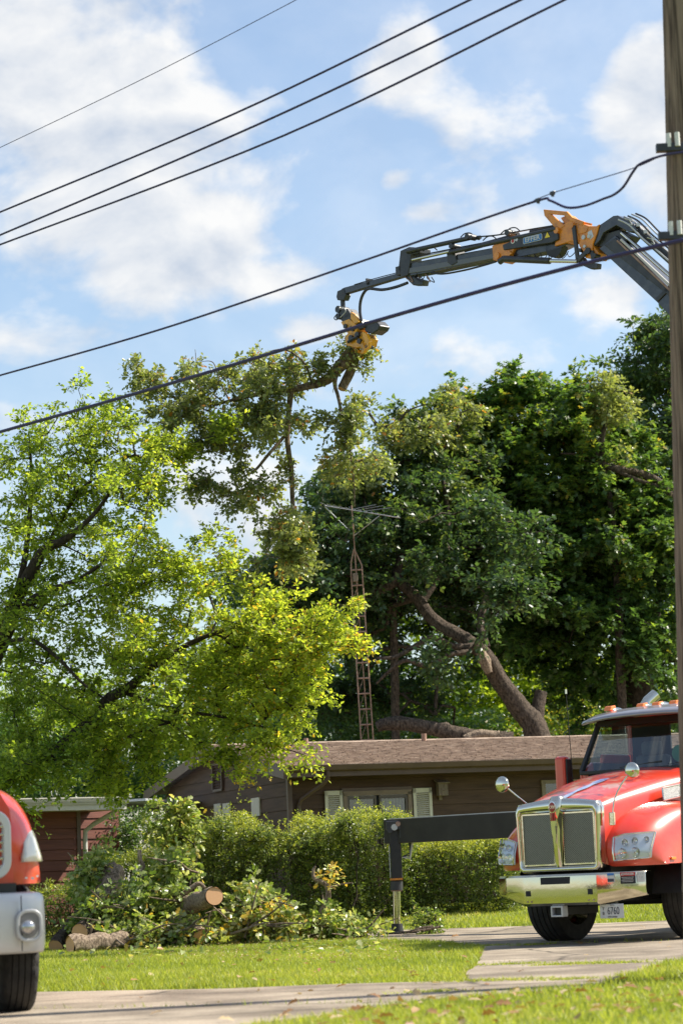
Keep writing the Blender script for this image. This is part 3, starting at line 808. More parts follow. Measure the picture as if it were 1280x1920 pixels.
def house_x(px):                      # photo column -> distance along the front wall
    d = ray(px, 1500)
    a = np.array([[hx[0], -d[0]], [hx[1], -d[1]]]); s_, t_ = np.linalg.solve(a, -HC[:2] + 0)
    return s_
def house_y(px):                      # photo column -> distance along the gable wall
    d = ray(px, 1450)
    a = np.array([[hy[0], -d[0]], [hy[1], -d[1]]]); s_, t_ = np.linalg.solve(a, -HC[:2])
    return s_
def house_z(px, py, x):
    P = HC + hx * x; return at(px, py, P[1])[2] - HC[2]
# downspout
g = G(); g.tube([(.55, -OV - .03, zf - .1), (.55, -OV - .03, zf - .26), (.48, -OV + .08, zf - .36), (.18, -.10, zf - .62), (.14, -.07, zf - .75), (.14, -.07, .05)], .042, 8); g.build('downspout', M['fascia'], house, smooth=True, angle=60)
# window with two sashes
xa, xb = house_x(641), house_x(769); zt = house_z(700, 1483, house_x(700)); zb_ = zt - 1.15
g = G(); fw = .07
for (cx, cz, w, h_) in (((xa + xb) / 2, zt - .04, xb - xa, .09), ((xa + xb) / 2, zb_, xb - xa + .1, .07), (xa + .04, (zt + zb_) / 2, .08, zt - zb_ - .06), (xb - .04, (zt + zb_) / 2, .08, zt - zb_ - .06)):
    g.box((cx, -.055, cz), (w, .07, h_))
wf = g.build('window_frame', mat('tan_frame', (.20, .14, .095), .6, c2=(.26, .185, .13)), house)
xm = (xa + xb) / 2
for (s0, s1) in ((xa + .085, xm - .03), (xm + .03, xb - .085)):
    g = G(); w_ = .045
    for (cx, cz, w, h_) in (((s0 + s1) / 2, zt - .115, s1 - s0, w_), (s0 + w_ / 2, zt - .62, w_, .96), (s1 - w_ / 2, zt - .62, w_, .96), ((s0 + s1) / 2, zb_ + .06, s1 - s0, w_)):
        g.box((cx, -.05, cz), (w, .05, h_))
    g.box(((s0 + s1) / 2, -.078, zt - .145), (s1 - s0 - .05, .006, .016))
    sash = g.build('sash', mat('sash', (.12, .09, .07), .5), house)
    g = G(); g.box(((s0 + s1) / 2, -.045, (zt + zb_) / 2), (s1 - s0 - .08, .006, 1.0)); g.build('pane', M['pane'], sash)
g = G(); rows_ = []
for zz in (zb_ + .1, zt - .1):
    rows_.append([(xb - .62 + i * .012, -.038 + .008 * math.sin(i * 1.1), zz) for i in range(42)])
g.grid(rows_); g.build('curtain', M['curtain'], house)
g = G(); g.box((xm, -.034, (zt + zb_) / 2), (xb - xa - .1, .002, 1.05)); g.build('room_dark', M['interior'], house)
g = G(); g.box((xm, -.05, zt + .035), (xb - xa + .04, .05, .06)); g.build('head_trim', M['fascia'], house)
# shutters with slats
for (pa, pb, lab) in ((607, 640, None), (772, 807, None)):
    s0, s1 = house_x(pa), house_x(pb); zc = (zt + zb_) / 2
    g = G(); H_ = zt - zb_ + .04
    for (cx, cz, w, h_) in (((s0 + s1) / 2, zt - .02, s1 - s0, .09), ((s0 + s1) / 2, zb_, s1 - s0, .09), (s0 + .03, zc, .06, H_), (s1 - .03, zc, .06, H_)):
        g.box((cx, -.062, cz), (w, .035, h_))
    sh = g.build('shutter', M['shutter'], house)
    n_ = 26
    sl_me = None
    for q in range(n_):
        zz = zb_ + .07 + (H_ - .18) * (q + .5) / n_
        if sl_me is None:
            gg = G(); gg.box((0, 0, 0), (s1 - s0 - .12, .03, .010), ax=[(1, 0, 0), (0, .75, .66), (0, -.66, .75)]); so_ = gg.build('slat', M['shutter'], sh); sl_me = so_.data
        else: so_ = link('slat', sl_me, sh)
        so_.location = ((s0 + s1) / 2, -.062, zz)
# gable vent (louvred) and two small lights
ya, yb = house_y(421), house_y(404)
zt2 = house_z(412, 1434, 0) + .12; g = G()
yc = (ya + yb) / 2; hv = .55; P = HC + hy * yc; zc = at(412, 1457, P[1])[2] - HC[2]; wv = abs(yb - ya)
for (cy, cz, w, h_) in ((yc, zc + hv / 2, wv, .05), (yc, zc - hv / 2, wv, .05), (yc - wv / 2, zc, .05, hv), (yc + wv / 2, zc, .05, hv)): g.box((-.055, cy, cz), (.05, w, h_))
gv = g.build('gable_vent', M['fascia'], house)
for q in range(8):
    gg = G(); gg.box((-.045, yc, zc - hv / 2 + .06 + q * .062), (.04, wv - .05, .008), ax=[(.8, 0, .6), (0, 1, 0), (-.6, 0, .8)]); gg.build('slat', M['fascia'], gv)
for (p0, p1, pt, pb) in ((474, 489, 1496, 1530), (404, 416, 1507, 1540), (420, 433, 1506, 1540)):
    ya, yb = house_y(p1), house_y(p0); yc = (ya + yb) / 2; P = HC + hy * yc
    z1 = at((p0 + p1) / 2, pt, P[1])[2] - HC[2]; z0 = at((p0 + p1) / 2, pb, P[1])[2] - HC[2]
    g = G(); g.box((-.045, yc, (z0 + z1) / 2), (.03, abs(yb - ya), z1 - z0)); g.build('window_shutter', M['shutter'], house)
# small window at the right end, roof vents
s0, s1 = house_x(1013), house_x(1090); z1 = house_z(1030, 1466, house_x(1030))
g = G(); g.box((s0 + .05, -.05, z1 - .5), (.08, .05, 1.0)); g.box(((s0 + s1) / 2, -.05, z1), (s1 - s0, .05, .07)); g.build('window_frame', mat('tan_frame_b', (.24, .18, .12), .6), house)
g = G(); g.box(((s0 + s1) / 2 + .05, -.04, z1 - .5), (s1 - s0 - .1, .01, .95)); g.build('pane', M['pane'], house)
for (px, w, hh) in ((803, .055, .24), (560, .05, .2)):
    x_ = house_x(px); g = G(); g.cyl((x_ + 1.6, DEP / 2 - .4, ridge_o - .12), (x_ + 1.6, DEP / 2 - .4, ridge_o - .12 + hh), w); g.build('vent_pipe', M['rust'], house, smooth=True)
# bird house hung on the wall
xb_ = house_x(824); zb2 = house_z(824, 1480, xb_)
bhz = thing('birdhouse', 'small weathered wooden birdhouse hanging on the brown wall right of the shutter', 'birdhouse', HC, HA, local=True)
g = G(); g.box((xb_, -.14, zb2), (.19, .15, .26)); g.build('box', M['wood_grey'], bhz)
g = G(); g.box((xb_, -.155, zb2 + .145), (.26, .22, .02), ax=[(1, 0, 0), (0, .96, .28), (0, -.28, .96)]); g.build('lid', M['wood_grey'], bhz)
g = G(); g.disc((xb_, -.2165, zb2 + .045), (0, -1, 0), .022, 14); g.build('entry_hole', M['interior'], bhz)
g = G(); g.cyl((xb_, -.215, zb2 - .03), (xb_, -.27, zb2 - .03), .007, 6); g.build('perch', M['wood_grey'], bhz)
g = G(); g.box((xb_, -.045, zb2 - .02), (.07, .02, .38)); g.build('back_board', M['wood_grey'], bhz)
for q in (-.075, -.025, .025, .075):
    g = G(); g.box((xb_ + q, -.2155, zb2), (.042, .006, .25)); g.build('board', M['wood_grey'], bhz)

# ------------------------------------------------------------------ red house on the left
LA = R(38)
lx = np.array([math.cos(LA), math.sin(LA), 0]); ly = np.array([-math.sin(LA), math.cos(LA), 0])
cc_ = at(146, 1640, 44.0); LC = np.array([cc_[0], cc_[1], .25])
red_h = thing('red_house', 'flat roofed house with dark red board siding at the left edge', 'house', LC, LA, local=True)
HZ = at(146, 1515, 44.0)[2] - .25
g = G(); g.box((-2, 3, HZ / 2), (4 - .1, 6, HZ)); g.build('wall_core', M['siding_red'], red_h)
z = .05
while z < HZ - .05:
    g = G(); top = min(z + .19, HZ)
    g.plate([(-4, -.03, z), (-4, -.012, top - .012), (-4, .03, top - .012), (-4, .03, z)], (4.0, 0, 0)); g.build('siding_board', M['siding_red'], red_h); z += .19
g = G(); g.box((.03, -.0, HZ / 2), (.08, .08, HZ)); g.build('corner_trim', M['fascia'], red_h)
# recess wall behind the corner
g = G(); g.box((.65, .6, HZ / 2), (1.2, .1, HZ)); g.build('recess_wall', M['siding_red'], red_h)
z = .05
while z < HZ - .05:
    g = G(); top = min(z + .19, HZ); g.plate([(.08, .52, z), (.08, .538, top - .012), (.08, .549, top - .012), (.08, .549, z)], (1.17, 0, 0)); g.build('siding_board', M['siding_red'], red_h); z += .19
g = G()
for (cx, cz, w, h_) in ((.72, 1.10, .42, .05), (.72, .30, .42, .05), (.51, .7, .04, .85), (.93, .7, .04, .85)): g.box((cx, .49, cz), (w, .06, h_))
wf = g.build('window_frame', M['white'], red_h)
g = G(); g.box((.72, .50, .70), (.38, .01, .78)); g.build('pane', M['pane'], wf)
g = G(); g.box((-1.75, 1.6, HZ + .10), (4.7, 4.6, .08)); g.build('roof', mat('pale_roof', (.42, .41, .40), .8, c2=(.5, .49, .47), scale=5), red_h)
g = G(); g.box((-1.75, -.73, HZ + .02), (4.72, .04, .17)); g.build('fascia', M['white_metal'], red_h)
g = G()
for q, (yy, zz) in enumerate([(-.77, .0), (-.80, .035), (-.83, .07)]): g.box((-1.75, yy, HZ + .05 + zz), (4.76, .035, .03))
g.box((-1.75, -.81, HZ + .15), (4.8, .12, .02)); g.build('gutter', M['white_metal'], red_h)
g = G(); g.box((-1.75, -.36, HZ - .05), (4.6, .7, .02)); g.build('soffit', M['white_metal'], red_h)
g = G(); g.box((.61, .2, HZ + .02), (.04, 1.8, .17)); g.build('side_fascia', M['white_metal'], red_h)
g = G(); g.tube([(.45, -.7, HZ - .02), (.42, -.6, HZ - .12), (.25, -.2, HZ - .3), (.14, -.08, HZ - .42), (.14, -.06, HZ - .6), (.14, -.06, .1)], .045, 8); g.build('downspout', M['white_metal'], red_h, smooth=True, angle=60)
# pale metal carport roof between the houses
cp = thing('carport', 'low pale metal roofed carport between the two houses', 'carport', tuple(at(235, 1640, 52)[:2]) + (.28,))
a_ = at(150, 1506, 50); b_ = at(310, 1514, 54)
g = G(); g.beam(a_, b_, 3.0, .05); g.build('roof', mat('carport_roof', (.62, .63, .64), .4, .3), cp)
g = G(); g.beam(a_ + np.array([0, -1.55, -.05]), b_ + np.array([0, -1.55, -.05]), .04, .14); g.build('fascia', M['white'], cp)
for t in (.12, .5, .95):
    p = a_ + (b_ - a_) * t + np.array([0, -1.45, -.08]); g = G(); g.cyl((p[0], p[1], .28), p, .04, 8); g.build('post', M['white'], cp)

# ------------------------------------------------------------------ utility pole and cables
pb_ = at(1323, 1745, 20.0); pt_ = at(1266, -420, 20.0)
dv = (pt_ - pb_) / (pt_[2] - pb_[2]); pb0 = pb_ - dv * pb_[2]
pole = thing('utility_pole', 'tall weathered wooden utility pole at the right edge of the picture', 'utility pole', pb0)
g = G(); n_ = 60; path = [pb0 + (pt_ - pb0) * i / n_ for i in range(n_ + 1)]
rad = [.190 - .030 * i / n_ + random.uniform(-.0015, .0015) for i in range(n_ + 1)]
g.tube(path, rad, 28); g.build('shaft', M['pole_wood'], pole, smooth=True, angle=60)
def pole_at(py):                       # axis point of the pole at photo row py
    lo, hi = pb0, pt_
    for _ in range(40):
        mid = (lo + hi) / 2
        if proj(mid)[1] > py: lo = mid
        else: hi = mid
    return mid
for py, sx in ((288, -1), (452, -1)):
    c = pole_at(py)
    g = G(); g.box(c + np.array([-.06, -.19, 0]), (.44, .07, .07)); g.build('bracket', M['crane_dark'], pole, bevel=.006)
    g = G(); g.cyl(c + np.array([-.17, -.21, .0]), c + np.array([-.17, -.21, .12]), .022, 10); g.cyl(c + np.array([-.10, -.23, .0]), c + np.array([-.10, -.23, .12]), .022, 10); g.build('insulator', M['white'], pole, smooth=True)
for py, zz in ((520, 0), (655, 0), (1120, 0)):
    c = pole_at(py); g = G(); g.cyl(c + np.array([-.02, -.165, 0]), c + np.array([-.02, -.19, 0]), .016, 8); g.build('bolt', M['rust'], pole)
# number tag strip and staples
for py in (505, 700, 860, 905, 1010, 1250, 1180):
    c = pole_at(py); x_ = random.uniform(-.13, -.05); g = G(); g.disc(c + np.array([x_, -math.sqrt(.172 ** 2 - x_ * x_) - .002, 0]), (x_, -.17, 0), .008, 8); g.build('nail_hole', M['interior'], pole)
c = pole_at(430)
g = G(); g.tube([pole_at(-100) + np.array([.05, -.165, 0]), pole_at(200) + np.array([.03, -.17, 0]), pole_at(330) + np.array([.06, -.172, 0]), pole_at(430) + np.array([.05, -.175, 0]), pole_at(900) + np.array([.06, -.175, 0])], .011, 6); g.build('ground_wire', M['white_metal'], pole, smooth=True)

WD = unit(np.array([-6.6, 7.6, 0]))    # direction in which the line of poles runs away
def wire_px(px, P0=None):
    """depth on the vertical plane of the cable run for a photo column"""
    P0 = pb0 if P0 is None else P0
    def f(px, py):
        d = ray(px, py); n = np.array([WD[1], -WD[0], 0]); t = n.dot(P0 + np.array([-.15, -.2, 0]) - CAM) / n.dot(d)
        return CAM + d * t
    return f
W = wire_px(0)
def cable(label, pts, r, ext=True, name='overhead_cable'):
    P = [W(*p) for p in pts]
    # resample smoothly
    P = np.array(P); t = np.concatenate([[0], np.cumsum(np.linalg.norm(np.diff(P, axis=0), axis=1))])
    if len(P) == 3:                     # parabola through three points
        T = np.linspace(0, t[-1], 40); Q = np.stack([np.polyval(np.polyfit(t, P[:, i], 2), T) for i in range(3)], 1)
    else:
        Q = []
        k = len(P)
        for i in range(k - 1):
            p0 = P[max(i - 1, 0)]; p1 = P[i]; p2 = P[i + 1]; p3 = P[min(i + 2, k - 1)]
            for u in np.linspace(0, 1, 8, endpoint=False):
                Q.append(.5 * ((2 * p1) + (-p0 + p2) * u + (2 * p0 - 5 * p1 + 4 * p2 - p3) * u * u + (-p0 + 3 * p1 - 3 * p2 + p3) * u ** 3))
        Q.append(P[-1]); Q = np.array(Q)
    d = Q[0] - Q[1]; d /= np.linalg.norm(d)
    far = Q[0] + d * 9 + np.array([0, 0, .25])
    if ext: Q = np.concatenate([[far], Q])
    g = G(); g.tube(Q, r, 8); o = g.build(name, M['cable'], smooth=True); recentre(o); tag(o, label, 'cable', 'overhead lines strung from the pole')
    return o
GRP = None
cable('thin bare wire crossing the top left corner, highest of all the lines', [(0, 277), (280, 142), (600, -24), (1285, -385)][:3] + [(1290, -392)], .0042, name='overhead_wire')
cable('highest of the three thick upper cables crossing the sky', [(0, 398), (440, 213), (880, 0), (1290, -200)], .0115)
cable('middle one of the three thick upper cables crossing the sky', [(0, 441), (480, 235), (975, 0), (1290, -153)], .0120)
cable('lowest of the three thick upper cables crossing the sky', [(0, 459), (530, 255), (1057, 0), (1290, -113)], .0115)
cable('dark cable passing just above the crane boom with a drooping loop near the pole', [(0, 704), (300, 618), (640, 503), (860, 426), (1008, 376), (1030, 376), (1062, 389), (1095, 386), (1130, 373), (1150, 365), (1168, 350), (1186, 322), (1200, 307), (1240, 292), (1290, 284)], .0115)
cable('thin straight wire between the looping cable clamp and the pole', [(1000, 376), (1035, 362), (1100, 342), (1190, 314), (1240, 291)], .0045, ext=False, name='overhead_wire')
bpy.data.objects[-1] if False else None
cable('thickest lowest cable passing in front of the grapple', [(0, 810), (320, 719), (640, 622), (700, 603), (900, 546), (1100, 493), (1250, 457), (1300, 446)], .0195)
for (px, py, lab) in ((1008, 375, 'small clamp where the looping cable leaves its support wire'), (1035, 362, 'small clamp on the thin wire above the cable loop')):
    p = W(px, py); g = G(); g.box(p, (.05, .026, .032), rz=R(130)); g.box(p + np.array([0, 0, -.018]), (.018, .03, .03), rz=R(130)); o = g.build('cable_clamp', M['crane_dark'], bevel=.004); recentre(o); tag(o, lab, 'clamp')

# ------------------------------------------------------------------ antenna tower
TY = 56.0
def T_(px, py, dy=0): return at(px, py, TY + dy)
tb0 = T_(690, 1394); tw_base = np.array([tb0[0] + .35, TY, .28])
tower = thing('antenna_tower', 'rusty lattice ladder tower with a television aerial behind the house roof', 'aerial tower', tw_base)
LL = lambda py: 677 + (py - 1394) * (677 - 658) / (1394 - 1075.)
RR = lambda py: 700 + (py - 1394) * (700 - 679) / (1394 - 1075.)
g = G()
g.tube([T_(LL(1500), 1500), T_(LL(1394), 1394), T_(LL(1075), 1075), T_(658, 1055), T_(663, 1030)], .017, 6); g.build('rail', M['rust'], tower, smooth=True)
g = G(); g.tube([T_(RR(1500), 1500), T_(RR(1394), 1394), T_(RR(1075), 1075), T_(678, 1060), T_(664, 1030)], .017, 6); g.build('rail', M['rust'], tower, smooth=True)
g = G(); g.tube([T_(LL(1500) + 14, 1498, .25), T_(LL(1394) + 14, 1392, .25), T_(LL(1075) + 9, 1075, .2), T_(665, 1030)], .014, 6); g.build('rail', M['rust'], tower, smooth=True)
py = 1388; rung0 = None
while py > 1065:
    a_, b_ = T_(LL(py), py), T_(RR(py), py - 1)
    c_ = T_(LL(py) + 13, py - 1, .25)
    g = G(); g.cyl(a_, b_, .019, 6); g.cyl(b_, c_, .010, 5); g.cyl(a_, c_, .010, 5); g.build('rung', M['rust'], tower)
    py -= 29
for k_ in range(11):
    py = 1388 - 29 * k_
    g = G(); g.cyl(T_(LL(py), py), T_(LL(py - 29) + 11, py - 29, .22), .006, 4); g.build('brace', M['rust'], tower)
mast = G(); mast.cyl(T_(669, 1095), T_(659, 948), .016, 8); mast_o = mast.build('mast', M['rust'], tower, smooth=True)
g = G(); g.box(T_(666, 1083), (.12, .12, .2)); g.build('rotor_motor', M['wood_grey'], tower, bevel=.01)
ae = G(); ae.cyl(T_(608, 948), T_(750, 971), .014, 8); boom_o = ae.build('aerial_boom', M['alu'], tower, smooth=True)
for (a_, b_) in (((664, 1004), (609, 950)), ((664, 1004), (711, 967))):
    g = G(); g.cyl(T_(*a_), T_(*b_), .011, 6); g.build('boom_brace', M['alu'], tower)
for i in range(13):
    t = i / 12; p = T_(612 + 134 * t, 948.6 + 22 * t); L_ = 1.05 - .65 * t
    g = G(); g.cyl(p + np.array([-.25, -.97, .0]) * L_ * .5 + np.array([-.3 * L_ * .0, 0, 0]), p + np.array([.25, .97, .06]) * L_ * .5, .006, 4); 
    g.build('aerial_element', M['alu'], tower)
for (a_, b_) in (((660, 955), (705, 946)), ((668, 957), (718, 948)), ((676, 959), (732, 952))):
    g = G(); g.cyl(T_(*a_), T_(*b_), .005, 4); g.build('aerial_element', M['alu'], tower)
# ================================================================== RIGHT TRUCK
YAW = R(38.5)
o_ = at(1054, 1636, 29.6)
TR = np.array([o_[0], o_[1], 0])
truck = thing('red_semi_truck', 'red truck with chrome grille and polished bumper parked on the drive beside the pole', 'truck', TR, -YAW, local=True)
def station(*p): return list(p)
# hood body : lofted half sections (X, Z) mirrored
def half(Y, pts): 
    l = [(-x, Y + dy, z) for (x, z, dy) in pts]; r = [(x, Y + dy, z) for (x, z, dy) in reversed(pts)][1:]
    return l + r
H = []
H.append(half(.03, [(.56, .93, 0), (.59, 1.2, 0), (.595, 1.45, 0), (.585, 1.64, 0), (.53, 1.71, 0), (.38, 1.735, 0), (.2, 1.745, 0), (0, 1.755, 0)]))
H.append(half(.30, [(.60, .95, 0), (.63, 1.2, 0), (.64, 1.47, 0), (.63, 1.69, 0), (.57, 1.79, 0), (.41, 1.825, 0), (.2, 1.84, 0), (0, 1.85, 0)]))
H.append(half(.9, [(.72, 1.0, 0), (.76, 1.3, 0), (.78, 1.58, 0), (.765, 1.81, 0), (.69, 1.93, 0), (.46, 1.98, 0), (.22, 2.0, 0), (0, 2.01, 0)]))
H.append(half(1.5, [(.80, 1.1, 0), (.85, 1.38, 0), (.88, 1.64, 0), (.865, 1.92, 0), (.78, 2.05, 0), (.5, 2.10, 0), (.24, 2.12, 0), (0, 2.13, 0)]))
H.append(half(2.0, [(.86, 1.15, 0), (.92, 1.42, 0), (.96, 1.68, 0), (.95, 1.96, 0), (.86, 2.10, 0), (.56, 2.15, 0), (.26, 2.17, 0), (0, 2.18, 0)]))
g = G(); g.grid(H); hood = g.build('hood', M['red_mural'], truck, smooth=True, angle=60, subsurf=2)
# painted eagle-like blaze on the hood centre is modelled as thin decals that follow the surface
def hood_z(X, Y):
    Ys = [.03, .30, .9, 1.5, 2.0]; zc = [1.755, 1.85, 2.01, 2.13, 2.18]; ze = [1.71, 1.79, 1.93, 2.05, 2.10]; xe = [.53, .57, .69, .78, .86]
    c = np.interp(Y, Ys, zc); e = np.interp(Y, Ys, ze); x = np.interp(Y, Ys, xe)
    return c - (c - e) * (abs(X) / x) ** 2
def decal(pts, mt, name, lift=.006):
    g = G(); n_ = 14
    (xa, ya), (xb, yb), w0, w1 = pts
    rows = []
    for i in range(n_ + 1):
        t = i / n_; X = xa + (xb - xa) * t; Y = ya + (yb - ya) * t; w = w0 + (w1 - w0) * t + .012 * math.sin(t * 17)
        rows.append([(X - w, Y, hood_z(X - w, Y) + lift), (X, Y, hood_z(X, Y) + lift), (X + w, Y, hood_z(X + w, Y) + lift)])
    g.grid(rows); g.build(name, mt, hood, smooth=True)
decal(((0, .10), (.10, .95), .035, .06), mat('decal_blue', (.05, .10, .42), .3, c2=(.5, .55, .65), scale=5, coat=1), 'painted_blaze')
g = G(); g.tube([(s_ * (.60 + .19 * t), .30 + 1.65 * t, 1.50 + .22 * t) for s_ in (1,) for t in np.linspace(0, 1, 12)], .004, 5); g.build('hood_seam', M['interior'], hood)
# side fenders
def fender(s):
    rows = []
    prof = [(.10, .975, .05), (.07, 1.12, .10), (.10, 1.26, .22), (.22, 1.38, .5), (.42, 1.50, .8), (.75, 1.61, 1), (1.1, 1.68, 1), (1.5, 1.69, 1), (1.85, 1.62, 1), (2.15, 1.46, 1), (2.35, 1.22, 1), (2.42, 1.0, 1)]
    for (Y, zt, k) in prof:
        zl = .94
        dyy = abs(Y - 1.5)
        if dyy < .68: zl = max(.94, .54 + math.sqrt(.68 ** 2 - dyy ** 2))
        zt_ = max(zt, zl + .03)
        r = []
        for (X, dz, dY) in ((.60, .10, 0), (.72, .07, .0), (.86, .03, .05), (.98, 0, .12), (1.08, -.05, .22), (1.15, -.14, .34), (1.18, -.32, .42), (1.19, None, .44)):
            sweep = dY * max(0, 1 - Y / 1.2)
            zz = zl if dz is None else max(zl + .012 * (1.19 - X), zt_ + dz * (k if dz > 0 else 1))
            r.append((s * X, Y + sweep, zz))
        rows.append(r)
    # bottom front lip row
    lip = [(p[0], p[1] + .03, .93) for p in rows[0]]
    g = G(); g.grid([lip] + rows)
    return g.build('fender', M['red'], truck, smooth=True, angle=70, subsurf=2)
for s in (-1, 1):
    fe = fender(s)
    g = G()                            # black arch lip and inner liner
    for rr, wd in ((.69, .05),):
        inner = []; outer = []
        for i in range(17):
            a = math.pi * i / 16
            z0 = .54 + rr * math.sin(a); y0 = 1.5 - rr * math.cos(a)
            inner.append([(s * .75, y0, max(z0, .6) - .02), (s * 1.205, y0, max(z0, .6) - .02), (s * 1.205, 1.5 - (rr + .06) * math.cos(a), max(.54 + (rr + .06) * math.sin(a), .6))])
        g.grid(inner)
    g.build('arch_liner', M['black'], truck, smooth=True)
# under-hood dark block (chassis)
g = G(); g.box((0, 1.3, .72), (1.05, 2.3, .42)); g.box((0, 5.4, .72), (.86, 8, .3)); g.build('chassis', M['black'], truck)
g = G(); g.box((0, .35, 1.0), (1.2, .4, .35)); g.build('radiator_support', M['black'], truck)
# grille : chrome surround in a frame ring, centre bar, two mesh panels
def rect_ring(out, inn, y0, y1):
    g = G(); vs_ = []
    for y_ in (y0, y1):
        for P in (out, inn): vs_ += [(x, y_ + (.0 if P is out else .0), z) for x, z in P]
    n = len(out); fs = []
    for i in range(n):
        j = (i + 1) % n
        fs += [(i, j, n + j, n + i), (2 * n + i, 3 * n + i, 3 * n + j, 2 * n + j), (i, 2 * n + i, 2 * n + j, j), (n + i, n + j, 3 * n + j, 3 * n + i)]
    g.add(vs_, fs); return g
out = [(-.54, .885), (.54, .885), (.59, .93), (.60, 1.3), (.61, 1.66), (.57, 1.73), (.3, 1.765), (0, 1.79), (-.3, 1.765), (-.57, 1.73), (-.61, 1.66), (-.60, 1.3), (-.59, .93)]
inn = [(-.50, .965), (.50, .965), (.525, .985), (.53, 1.3), (.535, 1.58), (.515, 1.61), (.3, 1.615), (0, 1.615), (-.3, 1.615), (-.515, 1.61), (-.535, 1.58), (-.53, 1.3), (-.525, .985)]
def profile_ring(out, inn, prof):
    g = G(); rows = []
    for (t, y_) in prof: rows.append([(xo + (xi - xo) * t, y_, zo + (zi - zo) * t) for (xo, zo), (xi, zi) in zip(out, inn)])
    g.grid(rows, close=True); return g
def dense(P, k=4): return [(P[i][0] + (P[(i + 1) % len(P)][0] - P[i][0]) * q / k, P[i][1] + (P[(i + 1) % len(P)][1] - P[i][1]) * q / k) for i in range(len(P)) for q in range(k)]
g = profile_ring(dense(out), dense(inn), ((0, .06), (0, -.02), (.05, -.052), (.15, -.070), (.35, -.085), (.6, -.088), (.78, -.078), (.86, -.05), (.90, -.052), (.96, -.058), (1, -.045), (1, -.01)))
gs = g.build('grille_surround', mat('chrome_smooth', (.66, .63, .54), .05, 1.0), truck, smooth=True, angle=55)
g = G(); rows = []
for (zz, w, d) in ((.95, .045, .0), (1.02, .05, .025), (1.25, .055, .045), (1.52, .07, .055), (1.64, .085, .055), (1.72, .095, .05), (1.785, .08, .02), (1.81, .055, -.0)):
    rows.append([(-w, -.065 - d * .3, zz), (-w * .7, -.075 - d, zz), (0, -.08 - d * 1.15, zz), (w * .7, -.075 - d, zz), (w, -.065 - d * .3, zz), (w, .02, zz), (-w, .02, zz)])
g.grid(rows, close=True); g.build('grille_centre_bar', M['chrome'], truck, smooth=True, angle=50)
# badge : oval over a shield of bars
bd = thing('badge', '', None, (0, 0, 0), local=True); bpy.data.objects.remove(bd)
g = G(); g.disc((0, -.150, 1.675), (0, -1, .0), .056, 24, ry=.072, dome=.006, rings=3); bad = g.build('badge', mat('badge_chrome', (.7, .68, .65), .25, 1.0), truck, smooth=True)
g = G(); g.disc((0, -.157, 1.675), (0, -1, 0), .044, 24, ry=.060, dome=.003, rings=2); g.build('badge_field', mat('badge_red', (.30, .03, .03), .3), bad, smooth=True)
text_mesh('badge_letters', 'KW', .058, (0, -.162, 1.675), (1, 0, 0), (0, 0, 1), M['badge'] if 'badge' in M else M['chrome'], bad, depth=.002)
for q in range(3):
    g = G(); g.box((-.026 + .026 * q, -.150, 1.56), (.010, .012, .10)); g.build('badge_bar', M['label_red'], bad)
# mesh panels : diagonal wires, joined
for s in (-1, 1):
    g = G(); x0, x1, z0, z1 = (.07, .518, .985, 1.60)
    st = .027
    def clipseg(xa, za, dx, dz):
        ts = [0, 9]
        for (p, d, lo, hi) in ((xa, dx, x0, x1), (za, dz, z0, z1)):
            t0, t1 = (lo - p) / d, (hi - p) / d
            if t0 > t1: t0, t1 = t1, t0
            ts[0] = max(ts[0], t0); ts[1] = min(ts[1], t1)
        return ts if ts[1] > ts[0] + .01 else None
    for q in range(90):
        for dz in (.72, -.72):
            xa = x0; za = (z0 - .5 + q * st) if dz > 0 else (z1 + .5 - q * st)
            r_ = clipseg(xa, za, .7, dz)
            if r_:
                a_ = (s * (xa + .7 * r_[0]), -.035 - (.002 if dz > 0 else 0), za + dz * r_[0]); b_ = (s * (xa + .7 * r_[1]), -.035 - (.002 if dz > 0 else 0), za + dz * r_[1])
                g.beam(a_, b_, .006, .006, up=(0, 1, 0))
    mp_ = g.build('grille_mesh', mat('mesh_steel', (.30, .29, .27), .42, 1.0), truck, kind='stuff')
    g = G(); g.box((s * .295, .01, 1.29), (.50, .01, .68)); g.build('grille_backing', M['interior'], truck)
    fr = rect_ring([(x0 - .01, z0 - .012), (x1 + .012, z0 - .012), (x1 + .016, z1 + .01), (x0 - .01, z1 + .01)], [(x0 + .006, z0 + .006), (x1 - .006, z0 + .006), (x1 - .006, z1 - .008), (x0 + .006, z1 - .008)], -.05, -.02)
    if s < 0:
        fr.v = [(-a, b, c) for a, b, c in fr.v]
    fr.build('mesh_frame', M['chrome'], truck)
